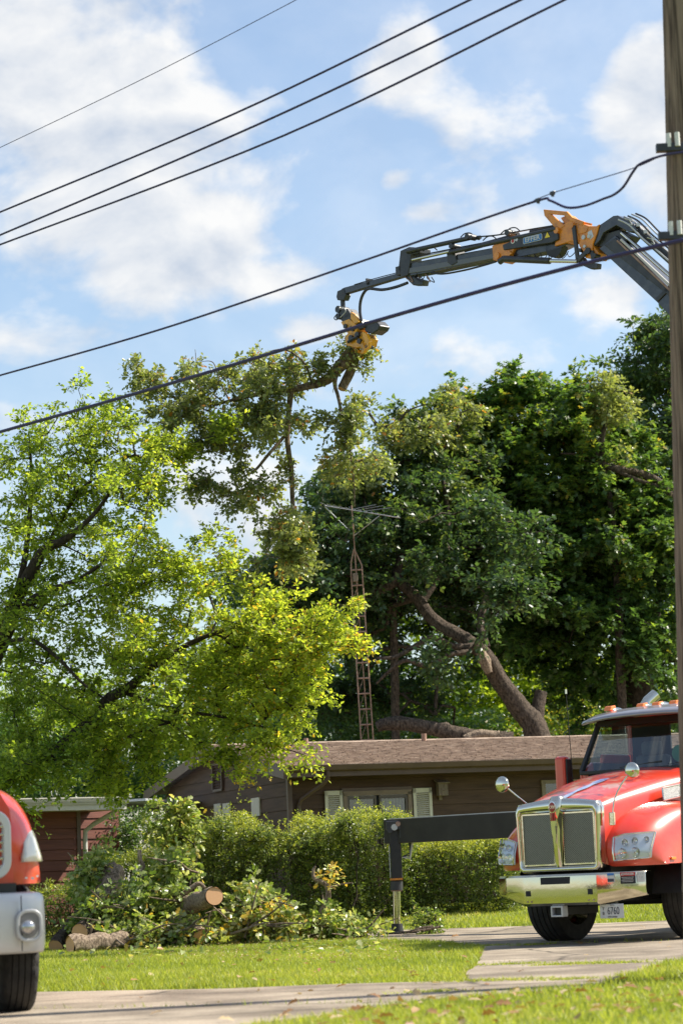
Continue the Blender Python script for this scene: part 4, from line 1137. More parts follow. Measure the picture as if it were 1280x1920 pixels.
# bumper, swept ends, cut-outs as recessed dark boxes
def bump_y(x):
    return (-.14 if -.49 < x < .57 else -.14 + ((x - .57) * .42 if x > 0 else (-.49 - x) * .42))
g = G(); X_ = [-1.0, -.8, -.50, -.48, -.2, .2, .56, .58, .85, 1.12]
rows = []
for x in X_:
    y_ = bump_y(x); zb_ = .49 if abs(x) < .60 else .49 + (abs(x) - .58) * .17
    if x < -.49: zb_ = .49 + (abs(x) - .49) * .26
    rows.append([(x, y_ + .09, zb_ + .01), (x, y_ + .015, zb_), (x, y_, zb_ + .03), (x, y_ - .012, .68), (x, y_, .84), (x, y_ + .02, .865), (x, y_ + .12, .87)])
g.grid(rows); bumper = g.build('bumper', M['steel'], truck, smooth=True, angle=20)
md = bumper.modifiers.new('sol', 'SOLIDIFY'); md.thickness = .008
def face_plate(x, z, w, h, mt, name, parent, lift=.004, thick=.006):
    y_ = bump_y(x) - .012 * (1 - abs(z - .68) / .17) - lift
    ang = 0 if abs(x) < .57 else math.atan(.42) * (1 if x > 0 else -1)
    g = G(); g.box((x, y_, z), (w, thick, h), rz=ang); return g.build(name, mt, parent, bevel=.0)
face_plate(-.02, .79, .42, .085, M['interior'], 'tow_slot', bumper)
for x in (-.42, .48): face_plate(x, .645, .065, .065, M['interior'], 'tow_hole', bumper)
for x in (-.44, -.38, .45, .52): face_plate(x, .545, .018, .018, M['rust'], 'bumper_bolt', bumper)
dl = face_plate(.93, .79, .18, .135, M['interior'], 'danger_sticker', bumper, lift=.010)
face_plate(.93, .835, .18, .045, M['label_red'], 'danger_header', dl, lift=.019)
ca = math.atan(.42)
for sx, zz, tx, sz, mt in ((.93, .835, 'DANGER', .036, M['plate_white']),):
    text_mesh('danger_lettering', tx, sz, (sx + .008, bump_y(sx) - .028, zz), (math.cos(ca), math.sin(ca), 0), (0, 0, 1), mt, dl, depth=.001, bold=.0008)
    g = G(); g.plate([(.858, bump_y(.858) - .0285, .822), (.875, bump_y(.875) - .0285, .822), (.8665, bump_y(.8665) - .0285, .848)], (0, .002, 0)); g.build('warning_triangle', M['plate_white'], dl)
for q in range(4):
    g = G(); zz = .797 - q * .017; x = .93; g.box((x, bump_y(x) - .0235, zz), (.15 - .02 * (q % 2), .003, .005), rz=ca); g.build('danger_line', M['silver'], dl)
wl_ = face_plate(1.075, .80, .095, .12, M['plate_white'], 'pictogram_sticker', bumper, lift=.010)
g = G()
for q in range(5): g.box((1.045 + .014 * q, bump_y(1.06) - .022 + .006 * q, .83 - .018 * ((q * 2) % 4)), (.016, .003, .006), rz=ca + .3)
g.build('pictogram', M['plate_ink'], wl_)
bs = face_plate(.74, .80, .085, .11, M['plate_white'], 'blue_sticker', bumper, lift=.010)
face_plate(.74, .84, .08, .026, M['label_blue'], 'blue_band', bs, lift=.019)
face_plate(.74, .77, .075, .035, M['plate_ink'], 'text_block', bs, lift=.015)
# tow receiver
g = G()
for (cx, cz, w, h) in ((-.02, .475, .17, .022), (-.02, .365, .17, .022), (-.095, .42, .022, .11), (.055, .42, .022, .11)): g.box((cx, -.09, cz), (w, .12, h))
g.build('tow_receiver', M['silver'], truck, bevel=.006)
g = G(); g.box((-.02, .3, .42), (.10, .8, .09)); g.build('receiver_tube', M['black'], truck)
# licence plate
px0, pz0, py0 = .70, .405, -.04
g = G(); g.box((px0, py0, pz0), (.335, .012, .17)); pl = g.build('licence_plate', M['plate_white'], truck, bevel=.006)
text_mesh('plate_number', '6760', .125, (px0 + .025, py0 - .008, pz0 + .0), (1, 0, 0), (0, 0, 1), M['plate_ink'], pl, depth=.002, width=.165)
text_mesh('plate_prefix', 'T\nB', .052, (px0 - .115, py0 - .008, pz0 + .0), (1, 0, 0), (0, 0, 1), M['plate_ink'], pl, depth=.002)
text_mesh('plate_state', 'WISCONSIN', .024, (px0 + .01, py0 - .008, pz0 - .068), (1, 0, 0), (0, 0, 1), M['plate_ink'], pl, depth=.001)
text_mesh('plate_class', 'TRUCK', .020, (px0 + .01, py0 - .008, pz0 + .07), (1, 0, 0), (0, 0, 1), M['plate_ink'], pl, depth=.001)
g = G(); g.box((px0, py0 + .04, pz0 + .06), (.10, .06, .14)); g.build('plate_bracket', M['black'], truck)
# headlights : housing, lens, two reflectors each
for s in (-1, 1):
    def FY(x, z): return (.085 if x < .72 else .085 + (x - .72) * .36 + max(0, x - .95) * .62) + max(0, z - 1.12) * .35 - .075
    def quad(u, v):
        xa, xb = .715, 1.13
        zt = 1.305 + .02 * u - .10 * max(0, .30 - u) ; zb = 1.0 + .02 * u
        x = xa + (xb - xa) * u + (.02 * (1 - v) * (1 - u)); z = zb + (zt - zb) * v
        if u > .8: x -= .03 * (1 - v) * (u - .8) * 5
        return x, z
    rows = []; back = []
    for i in range(11):
        r1 = []; r2 = []
        for j in range(7):
            x, z = quad(i / 10, j / 6); r1.append((s * x, FY(x, z) - .012 * math.sin(math.pi * i / 10) * math.sin(math.pi * j / 6), z)); r2.append((s * x, FY(x, z) + .045, z))
        rows.append(r1); back.append(r2)
    g = G(); g.grid(back); hl = g.build('headlight', mat('lamp_chrome', (.62, .62, .62), .3, .35, bump=.003, scale=60), truck, smooth=True)
    hl['label'] = 'clear rectangular headlight'
    g = G(); g.grid(rows); g.build('headlight_lens', M['lens'], hl, smooth=True)
    # rim
    ring = [rows[i][0] for i in range(11)] + [rows[10][j] for j in range(1, 7)] + [rows[i][6] for i in range(9, -1, -1)] + [rows[0][j] for j in range(5, 0, -1)]
    g = G(); g.tube(ring + [ring[0]], .009, 6, cap=False); g.build('headlight_rim', M['chrome'], hl, smooth=True)
    for (x, z, r_) in ((.83, 1.085, .062), (.975, 1.09, .062), (.85, 1.21, .045), (.96, 1.225, .045), (1.06, 1.235, .04)):
        g = G(); y_ = FY(x, z); g.disc((s * x, y_ + .012, z), (0, -1, 0), r_, 16, dome=-.03, rings=3); g.sphere((s * x, y_ + .008, z), .016, 8, 6); g.build('reflector', M['chrome'], hl, smooth=True)
    g = G(); g.box((s * 1.20, .62, 1.0), (.02, .10, .035)); g.build('side_marker', M['amber'], truck, bevel=.006)
# hood-side vent
g = G(); vp = [(.86, 1.0, 1.86), (.955, 1.95, 1.97), (.98, 1.95, 1.84), (.90, .95, 1.71)]
g.plate(vp, (.012, 0, 0)); vent = g.build('hood_vent', M['interior'], truck)
for q in range(14):
    t = (q + .5) / 14; a_ = np.array(vp[0]) * (1 - t) + np.array(vp[3]) * t; b_ = np.array(vp[1]) * (1 - t) + np.array(vp[2]) * t
    g = G(); g.cyl(a_ + np.array([.014, 0, 0]), b_ + np.array([.014, 0, 0]), .0028, 4); g.build('vent_wire', M['silver'], vent)
g = G(); g.tube(vp + [vp[0]], .010, 6, cap=False); g.v = [(a + .012, b, c) for a, b, c in g.v]; g.build('vent_rim', M['chrome'], vent)
# round convex mirrors on bent arms
for s, base, mid1, mid2, ball in ((-1, (-.62, .28, 1.72), (-.72, .12, 1.86), (-.80, .02, 1.98), (-.84, .02, 2.0)), (1, (.70, .10, 1.50), (.70, .12, 1.72), (.78, .22, 1.93), (.92, .25, 2.07))):
    g = G(); g.tube([base, mid1, mid2, ball], [.013, .012, .012, .012], 8); arm = g.build('mirror_arm', M['chrome'], truck, smooth=True, subsurf=1)
    g = G(); g.sphere(ball, (.10, .055, .10), 20, 14); g.build('mirror_bowl', M['chrome'], arm, smooth=True)
    if s > 0: g = G(); g.box((.70, .085, 1.50), (.075, .04, .16)); g.build('mirror_foot', M['chrome'], arm, bevel=.008)
# cab
g = G()
cabpts = [(.04, 2.02, 1.2), (.04, 2.02, 2.20)]
bw = 1.02
g.plate([(-bw, 2.06, .95), (-bw, 2.06, 2.18), (-bw, 2.32, 2.30), (-bw, 3.35, 2.30), (-bw, 3.35, .95)], (.05, 0, 0)); g.plate([(bw - .05, 2.06, .95), (bw - .05, 2.06, 2.18), (bw - .05, 2.32, 2.30), (bw - .05, 3.35, 2.30), (bw - .05, 3.35, .95)], (.05, 0, 0))
g.box((0, 3.33, 1.62), (2 * bw - .1, .05, 1.35)); g.box((0, 2.08, 1.66), (2 * bw - .1, .05, 1.0)); g.build('cab', M['red'], truck, bevel=.02)
for s in (-1, 1):
    # pillars
    g = G(); g.beam((s * .99, 2.06, 2.16), (s * .90, 2.47, 2.88), .05, .07, up=(0, 1, 0)); g.build('windshield_pillar', M['black'], truck, bevel=.01)
    g = G(); g.box((s * .97, 3.33, 2.56), (.09, .10, .62)); g.build('rear_pillar', M['red'], truck, bevel=.02)
    g = G(); g.box((s * .985, 2.95, 2.35), (.05, .8, .12)); g.build('door_top', M['red'], truck, bevel=.02)
    g = G(); g.plate([(s * .985, 2.35, 2.36), (s * .985, 2.62, 2.82), (s * .985, 3.27, 2.84), (s * .985, 3.27, 2.36)], (.006, 0, 0)); g.build('side_window', M['windshield'], truck)
    g = G(); g.box((s * .96, 3.0, 2.87), (.05, .75, .07)); g.build('roof_rail', M['red'], truck)
# windshield : curved grid
rows = []
for i in range(9):
    t = i / 8; y0 = 2.02 + .42 * t; z0 = 2.13 + .75 * t; w = .985 - .075 * t
    rows.append([(w * (j / 6 - 1), y0 + .12 * (j / 6 - 1) ** 2 * 1.0 - .08, z0) for j in range(13)])
g = G(); g.grid(rows); g.build('windshield', M['windshield'], truck, smooth=True)
g = G(); g.beam((-.35, 1.99, 2.19), (.28, 2.0, 2.24), .012, .014); g.beam((.3, 1.99, 2.18), (.85, 2.06, 2.24), .012, .014); g.build('wiper', M['black'], truck)
g = G(); g.box((0, 2.03, 2.15), (1.9, .16, .05)); g.build('cowl', M['black'], truck, bevel=.01)
# roof and sun visor
rows = []
for (y0, z0, w, dz) in ((2.16, 2.895, .99, .02), (2.24, 2.94, 1.0, .05), (2.6, 3.0, 1.02, .08), (3.0, 3.02, 1.02, .08), (3.42, 3.0, 1.0, .08), (3.45, 2.88, .98, .0)):
    rows.append([(w * x, y0 + .14 * x * x * (1 if y0 < 2.3 else .3), z0 - dz * abs(x) ** 3 - (.05 if abs(x) == 1 else 0)) for x in (-1, -.92, -.7, -.35, 0, .35, .7, .92, 1)])
g = G(); g.grid(rows); rf = g.build('cab_roof', M['red'], truck, smooth=True, subsurf=1, angle=80); md = rf.modifiers.new('s', 'SOLIDIFY'); md.thickness = .02
rows = []
for (y0, z0) in ((2.02, 2.865), (2.06, 2.90), (2.18, 2.935), (2.36, 2.985)):
    rows.append([(1.0 * x, y0 + .16 * x * x, z0 - .05 * abs(x) ** 3) for x in (-1.03, -.9, -.6, -.3, 0, .3, .6, .9, 1.03)])
g = G(); g.grid(rows); vz = g.build('sun_visor', mat('visor', (.26, .25, .27), .28, .5, c2=(.33, .30, .31), scale=2, coat=.5), truck, smooth=True); md = vz.modifiers.new('s', 'SOLIDIFY'); md.thickness = .03
g = G(); g.box((0, 2.50, 2.80), (1.80, .26, .07)); g.box((0, 2.95, 2.85), (1.88, .85, .02)); g.build('headliner', M['interior'], truck)
# marker lamps
for x in (-.80, -.30, -.06, .20, .75):
    g = G(); g.sphere((x + .03, 2.66, 3.0 - .03 * abs(x) ** 2), (.05, .16, .045), 14, 8); ml = g.build('marker_base', M['chrome'], truck, smooth=True)
    g = G(); g.plate([(x - .055, 2.47, 2.975), (x - .05, 2.50, 3.035), (x - .045, 2.60, 3.05), (x - .055, 2.62, 2.975)], (.11, 0, 0)); g.build('marker_lamp', M['amber'], ml, bevel=.012)
# cab interior
g = G(); g.box((0, 2.30, 2.12), (1.8, .5, .1)); g.build('dashboard', M['interior'], truck, bevel=.03)
g = G(); g.box((0, 2.9, .95), (1.9, .85, .06)); g.build('cab_floor', M['interior'], truck)
g = G(); g.box((0, 3.27, 2.33), (1.85, .03, .25)); g.box((-.62, 3.27, 2.62), (.60, .03, .5)); g.box((.70, 3.27, 2.62), (.5, .03, .5)); g.box((0, 3.27, 2.84), (1.85, .03, .10)); g.build('rear_trim', M['interior'], truck)
for sx_ in (-1, 1):
    g = G(); g.box((sx_ * .955, 2.8, 1.65), (.03, .95, 1.28)); g.build('door_lining', M['interior'], truck)
g = G(); g.box((0, 3.285, 1.6), (1.9, .02, 1.3)); g.build('rear_lining', M['interior'], truck)
for x in (-.45, .5):
    g = G(); g.box((x, 3.0, 2.0), (.5, .16, .75)); seat = g.build('cab_seat', M['seat'], truck, bevel=.05)
    g = G(); g.box((x, 2.98, 2.46), (.30, .12, .2)); g.build('headrest', M['seat'], seat, bevel=.05)
g = G(); a_ = [(.5 + .21 * math.cos(t), 2.52 - .10 * math.sin(t), 2.26 + .19 * math.sin(t)) for t in np.linspace(0, 2 * math.pi, 22)]; g.tube(a_, .014, 6, cap=False); g.build('steering_wheel', M['black'], truck, smooth=True)
g = G(); g.disc((.10, 2.75, 2.36), (0, -1, 0), .11, 20, dome=.03, rings=2); g.build('green_cap', mat('green_cap', (.10, .32, .16), .7), truck, smooth=True)
# far door mirror housing, near door mirror
for s in (-1, 1):
    g = G(); g.box((s * 1.34, 2.15, 2.14), (.17, .15, .52)); dm = g.build('door_mirror', M['red'], truck, bevel=.04)
    g = G(); g.box((s * 1.34, 2.235, 2.14), (.14, .02, .46)); g.build('mirror_glass', M['chrome'], dm)
    g = G(); g.box((s * 1.34 + .09, 2.16, 2.12), (.03, .12, .48)); g.build('mirror_shell', M['black'], dm, bevel=.01)
    g = G(); g.tube([(s * 1.30, 2.2, 1.92), (s * 1.15, 2.25, 1.90), (s * 1.0, 2.3, 1.95)], .02, 8); g.build('mirror_bracket', M['black'], dm)
# antenna, exhaust tip, horn
g = G(); g.tube([(-1.22, 2.2, 2.0), (-1.23, 2.2, 2.5), (-1.25, 2.2, 3.25)], [.007, .005, .004], 6); an = g.build('radio_antenna', M['black'], truck)
g = G(); g.cyl((-1.25, 2.2, 3.23), (-1.25, 2.2, 3.29), .013, 8); g.build('antenna_tip', M['chrome'], an)
g = G(); g.tube([(-1.0, 3.7, 1.4), (-1.0, 3.7, 2.93), (-.99, 3.72, 3.05), (-.95, 3.78, 3.15), (-.88, 3.88, 3.24)], .085, 18); ex = g.build('exhaust_stack', M['chrome'], truck, smooth=True)
g = G(); g.cyl((.45, 3.1, 2.95), (.50, 3.1, 3.26), .006, 6); g.build('roof_antenna', M['black'], truck)
# wheels : tread body with grooves and shoulder lugs, rim, hub
def wheel(parent, x, y, R_, w, steer=0.0, side=1):
    prof = [(-.5, .60), (-.5, .84), (-.47, .93), (-.42, .965), (-.36, .995), (-.27, 1.0), (-.265, .975), (-.24, .975), (-.235, 1.0), (-.10, 1.0), (-.095, .975), (-.07, .975), (-.065, 1.0), (.065, 1.0), (.07, .975), (.095, .975), (.10, 1.0), (.235, 1.0), (.24, .975), (.265, .975), (.27, 1.0), (.36, .995), (.42, .965), (.47, .93), (.5, .84), (.5, .60)]
    n = 96; rows = []
    for i in range(n):
        a = 2 * math.pi * i / n; r_ = []
        for (px_, pr) in prof:
            rr = R_ * pr
            if abs(px_) > .3 and pr > .95 and (i % 4 == 0): rr -= .014
            r_.append((px_ * w, math.cos(a) * rr, math.sin(a) * rr))
        rows.append(r_)
    rows.append(rows[0])
    g = G(); g.grid(rows); c, s_ = math.cos(steer), math.sin(steer)
    def tf(p): return (x + p[0] * c - p[1] * s_, y + p[0] * s_ + p[1] * c, R_ * .985 + p[2])
    g.v = [tf(p) for p in g.v]; ty = g.build('tyre', M['rubber'], parent, smooth=True, angle=30)
    g = G(); rows = []
    for (px_, pr) in ((-.48, .60), (-.30, .56), (-.12, .5), (-.05, .3), (0.10, .28), (.40, .24), (.44, .16), (.44, .001)):
        rows.append([(side * -px_ * w * (-1), math.cos(a) * R_ * pr, math.sin(a) * R_ * pr) for a in np.linspace(0, 2 * math.pi, 33)])
    g.grid(rows); g.v = [tf(p) for p in g.v]; rim = g.build('rim', M['steel'], ty, smooth=True, angle=40)
    g = G()
    for q in range(10):
        a = 2 * math.pi * q / 10; cc2 = (side * .10 * w, math.cos(a) * R_ * .38, math.sin(a) * R_ * .38); g.cyl(tf(cc2), tf((side * .24 * w, cc2[1], cc2[2])), .017, 6)
    g.build('lug_nuts', M['chrome'], ty)
    return ty
for s in (-1, 1): wheel(truck, s * 1.0, 1.46, .545, .45, steer=-.0, side=s)
for y_ in (6.4, 7.8):
    for s in (-1, 1):
        wheel(truck, s * .98, y_, .52, .5, side=s)
g = G(); g.cyl((-1, 1.5, .5), (1, 1.5, .5), .06, 10); g.build('front_axle', M['black'], truck)
g = G(); g.box((0, 7.3, 1.05), (2.4, 5.6, .12)); g.build('flat_bed', M['black'], truck)
for s in (-1, 1):
    g = G(); g.cyl((s * .95, 3.4, .7), (s * .95, 4.6, .7), .3, 20); g.build('fuel_tank', M['steel'], truck, smooth=True)

# ================================================================== CRANE
tf_t = Matrix.Translation(Vector(TR)) @ Matrix.Rotation(-YAW, 4, 'Z')
def TL(x, y, z): return np.array(tf_t @ Vector((x, y, z)))
cb = TL(0, 5.2, 1.1)
crane = thing('loader_crane', 'dark grey knuckle boom loader crane with orange joints reaching over the house', 'crane', (cb[0], cb[1], 1.1))
tipX = (630 - 640) / 4500 * 40
pd = unit(np.array([tipX - cb[0], 40.0 - cb[1], 0])); pn = np.array([-pd[1], pd[0], 0])
if pn[1] > 0: pn = -pn                 # towards the camera
def PC(px, py, off=0.0):
    d = ray(px, py); P0 = cb - pn * 0
    t = pn.dot(P0 - CAM) / pn.dot(d)
    return CAM + d * t - pn * off
def plate(name, pts, th, mt, off=0.0, parent=crane, bevel=.01):
    g = G(); g.plate([PC(x, y, off) for x, y in pts], -pn * th); return g.build(name, mt, parent, bevel=bevel)
def rod(name, a, b, r, mt, off, parent=crane, n=14):
    g = G(); g.cyl(PC(*a, off), PC(*b, off), r, n); return g.build(name, mt, parent, smooth=True)
def hosep(name, pts, r, off, parent=crane, mt=None):
    P = np.array([PC(x, y, off if np.isscalar(off) else off[i]) for i, (x, y) in enumerate(pts)]); g = G(); k = len(P); Q = []
    for i in range(k - 1):
        p0 = P[max(i - 1, 0)]; p1 = P[i]; p2 = P[i + 1]; p3 = P[min(i + 2, k - 1)]
        for u in np.linspace(0, 1, 6, endpoint=False): Q.append(.5 * ((2 * p1) + (-p0 + p2) * u + (2 * p0 - 5 * p1 + 4 * p2 - p3) * u * u + (-p0 + 3 * p1 - 3 * p2 + p3) * u ** 3))
    Q.append(P[-1]); g.tube(Q, r, 7); return g.build(name, mt or M['hose'], parent, smooth=True)
CG, CD, OR = M['crane_grey'], M['crane_dark'], M['orange']
# column and first boom (mostly outside the frame)
g = G(); g.cyl(cb, cb + np.array([0, 0, 2.2]), .28, 24, r2=.22); g.build('column', CD, crane, smooth=True)
g = G(); g.box(cb + np.array([0, 0, -.05]), (.9, .9, .5), rz=-YAW); g.build('crane_base', CG, crane, bevel=.03)
colt = cb + np.array([0, 0, 2.2])
# main boom: edges from the photo, continued down to the column
a1, a2 = (1128, 462), (1121, 452)
mb = [(1123, 468), (1160, 447), (1262, 547), (1330, 614), (1300, 655), (1236, 573)]
plate('main_boom', [(1122, 466), (1152, 441), (1250, 537), (1345, 632), (1318, 662), (1230, 566)], .30, CG, 0)
g = G(); g.beam(PC(1330, 645, .15), colt, .28, .36); g.build('lower_boom', CG, crane, bevel=.02)
plate('boom_rib', [(1133, 460), (1154, 446), (1250, 540), (1262, 556), (1258, 560), (1250, 551)], .02, CD, -.02)
plate('boom_head', [(1112, 434), (1122, 424), (1150, 405), (1158, 404), (1188, 420), (1196, 432), (1180, 436), (1156, 423), (1132, 437), (1126, 450), (1114, 462)], .34, CG, -.02)
plate('head_bracket', [(1118, 446), (1134, 436), (1156, 430), (1180, 442), (1172, 452), (1150, 446), (1140, 462), (1120, 462)], .22, CD, .04)
plate('hose_carrier', [(1172, 424), (1188, 419), (1300, 516), (1300, 540)], .07, CD, .02)
for k_, (dx, dy) in enumerate(((0, 4), (0, 0), (4, -3), (8, -5), (12, -9), (16, -11))):
    hosep('boom_hose', [(1160 + dx, 408 + dy), (1180 + dx, 418 + dy), (1205 + dx, 443 + dy), (1228 + dx, 462 + dy), (1262 + dx, 492 + dy), (1300 + dx, 530 + dy)], .014, -.02 + .04 * k_, mt=M['hose'] if k_ % 2 else M['silver'])
for k_, (xx, yy) in enumerate([(1172, 410), (1186, 420), (1200, 433), (1214, 446), (1228, 458)]):
    hosep('steel_pipe', [(xx, yy), (xx + 8, yy + 3), (xx + 14, yy + 12), (xx + 8, yy + 10)], .008, -.02 + .05 * (k_ % 3), mt=M['chrome'])
    g = G(); g.box(PC(xx + 4, yy + 3, .05), (.05, .16, .05)); g.build('hose_clamp', M['silver'], crane)
rod('lift_cylinder_rod', (1160, 436), (1300, 560), .034, M['chrome'], .06)
rod('side_pipe', (1166, 450), (1300, 575), .022, M['white_metal'], -.03)
rod('side_pipe', (1160, 452), (1300, 584), .016, M['rust'], -.045)
g = G(); g.beam(PC(1231, 563, .15), PC(1256, 538, .15), .34, .07); g.build('boom_collar', CD, crane, bevel=.01)
for (x, y) in ((1147, 464), (1156, 470), (1212, 522), (1200, 510)):
    g = G(); g.cyl(PC(x, y, -.006), PC(x, y, .02), .022, 10); g.build('boom_bolt', CD, crane)
# orange knuckle
plate('knuckle', [(1080, 430), (1096, 424), (1118, 424), (1128, 420), (1124, 436), (1113, 462), (1122, 474), (1116, 486), (1098, 484), (1086, 470), (1092, 456), (1080, 446)], .26, OR, -.01)
plate('knuckle_plate', [(1092, 442), (1112, 430), (1126, 421), (1121, 440), (1114, 458), (1112, 476), (1096, 472), (1088, 462)], .03, OR, -.045)
for (x, y, r_, mt) in ((1098, 446, .035, M['silver']), (1108, 444, .03, M['plate_white']), (1100, 463, .025, M['silver']), (1106, 471, .05, CD), (1091, 470, .03, CD), (1118, 480, .035, CD)):
    g = G(); g.cyl(PC(x, y, -.07), PC(x, y, .05), r_, 14); g.build('pivot_pin', mt, crane, smooth=True)
plate('link_arm', [(1075, 425), (1081, 423), (1089, 488), (1083, 491)], .04, CD, -.06)
plate('link_arm', [(1081, 488), (1104, 466), (1109, 471), (1086, 494)], .04, CD, -.06)
plate('link_arm', [(1108, 470), (1114, 470), (1120, 490), (1112, 494)], .04, CD, -.05)
plate('link_foot', [(1080, 484), (1092, 482), (1098, 492), (1122, 494), (1121, 504), (1108, 505), (1086, 495)], .1, CD, -.03)
# orange cradle and head on the outer boom
plate('outer_head', [(1046, 436), (1052, 424), (1072, 412), (1104, 424), (1100, 436), (1084, 440), (1088, 460), (1072, 452), (1054, 458), (1040, 462)], .24, OR, -.02)
plate('rest_hook', [(1020, 393), (1064, 397), (1074, 408), (1096, 416), (1092, 424), (1070, 415), (1058, 404), (1034, 402), (1060, 424), (1052, 430), (1040, 426), (1022, 405)], .05, OR, -.03)
plate('rest_hook', [(1062, 402), (1072, 410), (1068, 420), (1056, 420), (1048, 408)], .16, OR, .02)
rod('hook_bar', (1070, 412), (1104, 420), .016, OR, .05)
# outer boom boxes, telescoping towards the tip
plate('outer_boom', [(925, 478), (1050, 446), (1054, 436), (1060, 458), (1040, 468), (930, 490)], .22, CG, .02)
plate('cradle', [(924, 462), (938, 452), (962, 448), (990, 440), (1000, 446), (968, 462), (960, 480), (940, 492), (926, 488)], .28, OR, -.03)
g = G(); g.cyl(PC(935, 480, -.06), PC(935, 480, .0), .055, 16); g.build('cradle_pin', OR, crane, smooth=True)
plate('cradle_strap', [(938, 487), (958, 470), (964, 476), (946, 492)], .02, OR, -.06)
plate('name_plate', [(946, 460), (986, 444), (1044, 430), (1050, 440), (1050, 450), (1038, 456), (948, 470)], .05, M['crane_dark'], -.06)
plate('telescope_boom', [(760, 494), (800, 486), (925, 463), (930, 484), (800, 511), (760, 518)], .20, CG, .03)
plate('telescope_rail', [(760, 503), (926, 474), (926, 484), (800, 508), (762, 513)], .02, mat('boom_light', (.12, .125, .14), .35), .012)
plate('tip_boom', [(634, 541), (640, 538), (752, 508), (756, 516), (702, 532), (642, 550)], .10, CG, .06)
plate('head_block', [(750, 470), (766, 463), (786, 464), (786, 474), (770, 478), (768, 494), (764, 516), (752, 520), (746, 505)], .26, CD, .0)
plate('underslung_block', [(760, 516), (790, 524), (788, 534), (770, 534), (756, 520)], .14, CD, .04)
plate('collar', [(836, 470), (850, 466), (856, 492), (846, 498), (838, 492)], .26, CD, .0)
plate('collar', [(925, 456), (934, 452), (938, 470), (928, 474)], .26, CD, .01)
rod('extension_cylinder', (765, 472), (880, 447), .038, CD, -.02)
rod('extension_cylinder', (846, 474), (1046, 430), .036, CD, -.04)
rod('cylinder_rod', (776, 488), (846, 472), .026, M['chrome'], -.035)
rod('upper_cylinder', (860, 466), (960, 438), .042, CD, .14)
rod('cylinder_rod', (868, 447), (896, 444), .03, CD, .05)
rod('upper_cylinder', (985, 434), (1052, 419), .045, CD, .12)
rod('lift_cylinder', (948, 486), (1034, 490), .052, CD, -.05)
rod('lift_cylinder', (940, 492), (948, 486), .05, CD, -.05)
rod('lift_rod', (1034, 490), (1086, 491), .030, M['chrome'], -.05)
g = G(); g.cyl(PC(1036, 462, .02), PC(1036, 462, .16), .17, 28); g.build('hose_reel', M['black'], crane, smooth=True)
g = G(); g.cyl(PC(1036, 424, .14), PC(1036, 424, .22), .09, 20); g.build('hose_reel', M['black'], crane, smooth=True)
for (x, y, r_) in ((880, 444, .05), (955, 437, .05), (850, 462, .045), (1047, 433, .05), (1075, 424, .045), (888, 445, .03)):
    g = G(); g.cyl(PC(x, y, -.07), PC(x, y, .12), r_, 14); g.build('pivot_pin', CD if x < 1000 else OR, crane, smooth=True)
for (x, y) in ((870, 440), (945, 434), (800, 466), (912, 446), (955, 430)):
    hosep('pipe_loop', [(x - 12, y + 4), (x - 4, y - 3), (x + 6, y - 4), (x + 14, y + 2)], .010, .06)
random.seed(5)
for k_ in range(9):
    x = 960 + k_ * 12; hosep('loose_hose', [(x, 474), (x + 4, 482 + random.uniform(-2, 4)), (x + 10, 478 + random.uniform(-3, 5)), (x + 16, 470)], .007, .04 + .02 * (k_ % 3))
for k_ in range(8):
    x = 760 + k_ * 5; hosep('loose_hose', [(x, 512), (x + random.uniform(-6, 8), 520), (x + random.uniform(-4, 12), 528), (x + 6, 518)], .008, .03 + .02 * (k_ % 4), mt=M['rust'] if k_ % 3 == 0 else None)
hosep('service_hose', [(806, 511), (830, 513), (870, 506), (905, 497), (928, 490)], .016, .02)
hosep('grapple_hose', [(762, 530), (740, 538), (715, 543), (690, 541), (680, 549), (674, 565), (673, 585), (676, 602)], .026, .02)
hosep('pressure_pipe', [(770, 468), (820, 458), (868, 446), (930, 440), (1000, 428), (1050, 420)], .012, .03)
hosep('pressure_pipe', [(778, 480), (838, 468), (900, 456), (948, 448)], .012, .015)
hosep('pressure_pipe', [(660, 533), (700, 521), (750, 508)], .008, .05)
g = G(); g.box(PC(746, 507, .1), (.12, .2, .14), ax=[pd, pn, (0, 0, 1)]); g.box(PC(684, 527, .1), (.03, .14, .1), ax=[pd, pn, (0, 0, 1)]); g.build('tip_collar', CD, crane)
# stickers and brand plate lettering
pu = unit(PC(1021, 443) - PC(986, 451.5)); pv = unit(np.cross(-pn, pu)) 
if pv[2] < 0: pv = -pv
ctr = PC(1003.5, 449, -.068)
def ring_pts(c, w, h, r_, n=6):
    o_l = []
    for (sx, sy, a0) in ((1, 1, 0), (-1, 1, 90), (-1, -1, 180), (1, -1, 270)):
        for q in range(n + 1):
            a = R(a0 + 90 * q / n); o_l.append(c + pu * (sx * (w / 2 - r_) + r_ * math.cos(a)) + pv * (sy * (h / 2 - r_) + r_ * math.sin(a)))
    return o_l
Wd = np.linalg.norm(PC(1021, 443) - PC(986, 451.5)); Ht = .105
g = G(); g.plate(ring_pts(ctr, Wd * 1.02, Ht, .025), pn * .004); lp = g.build('brand_panel', M['plate_white'], crane)
g = G(); g.plate(ring_pts(ctr + pn * .004, Wd * .97, Ht * .86, .02), pn * .003); g.build('brand_field', M['label_blue'], lp)
text_mesh('brand_lettering', 'EFFER', .1, ctr + pn * .009, pu, pv, M['plate_white'], lp, depth=.003, bold=.002, width=Wd * .80)
t0 = PC(1031, 443, -.066)
g = G(); g.plate([t0 - pu * .055 - pv * .03, t0 + pu * .055 - pv * .03, t0 + pv * .055], pn * .004); g.build('hazard_triangle', M['label_yellow'], crane)
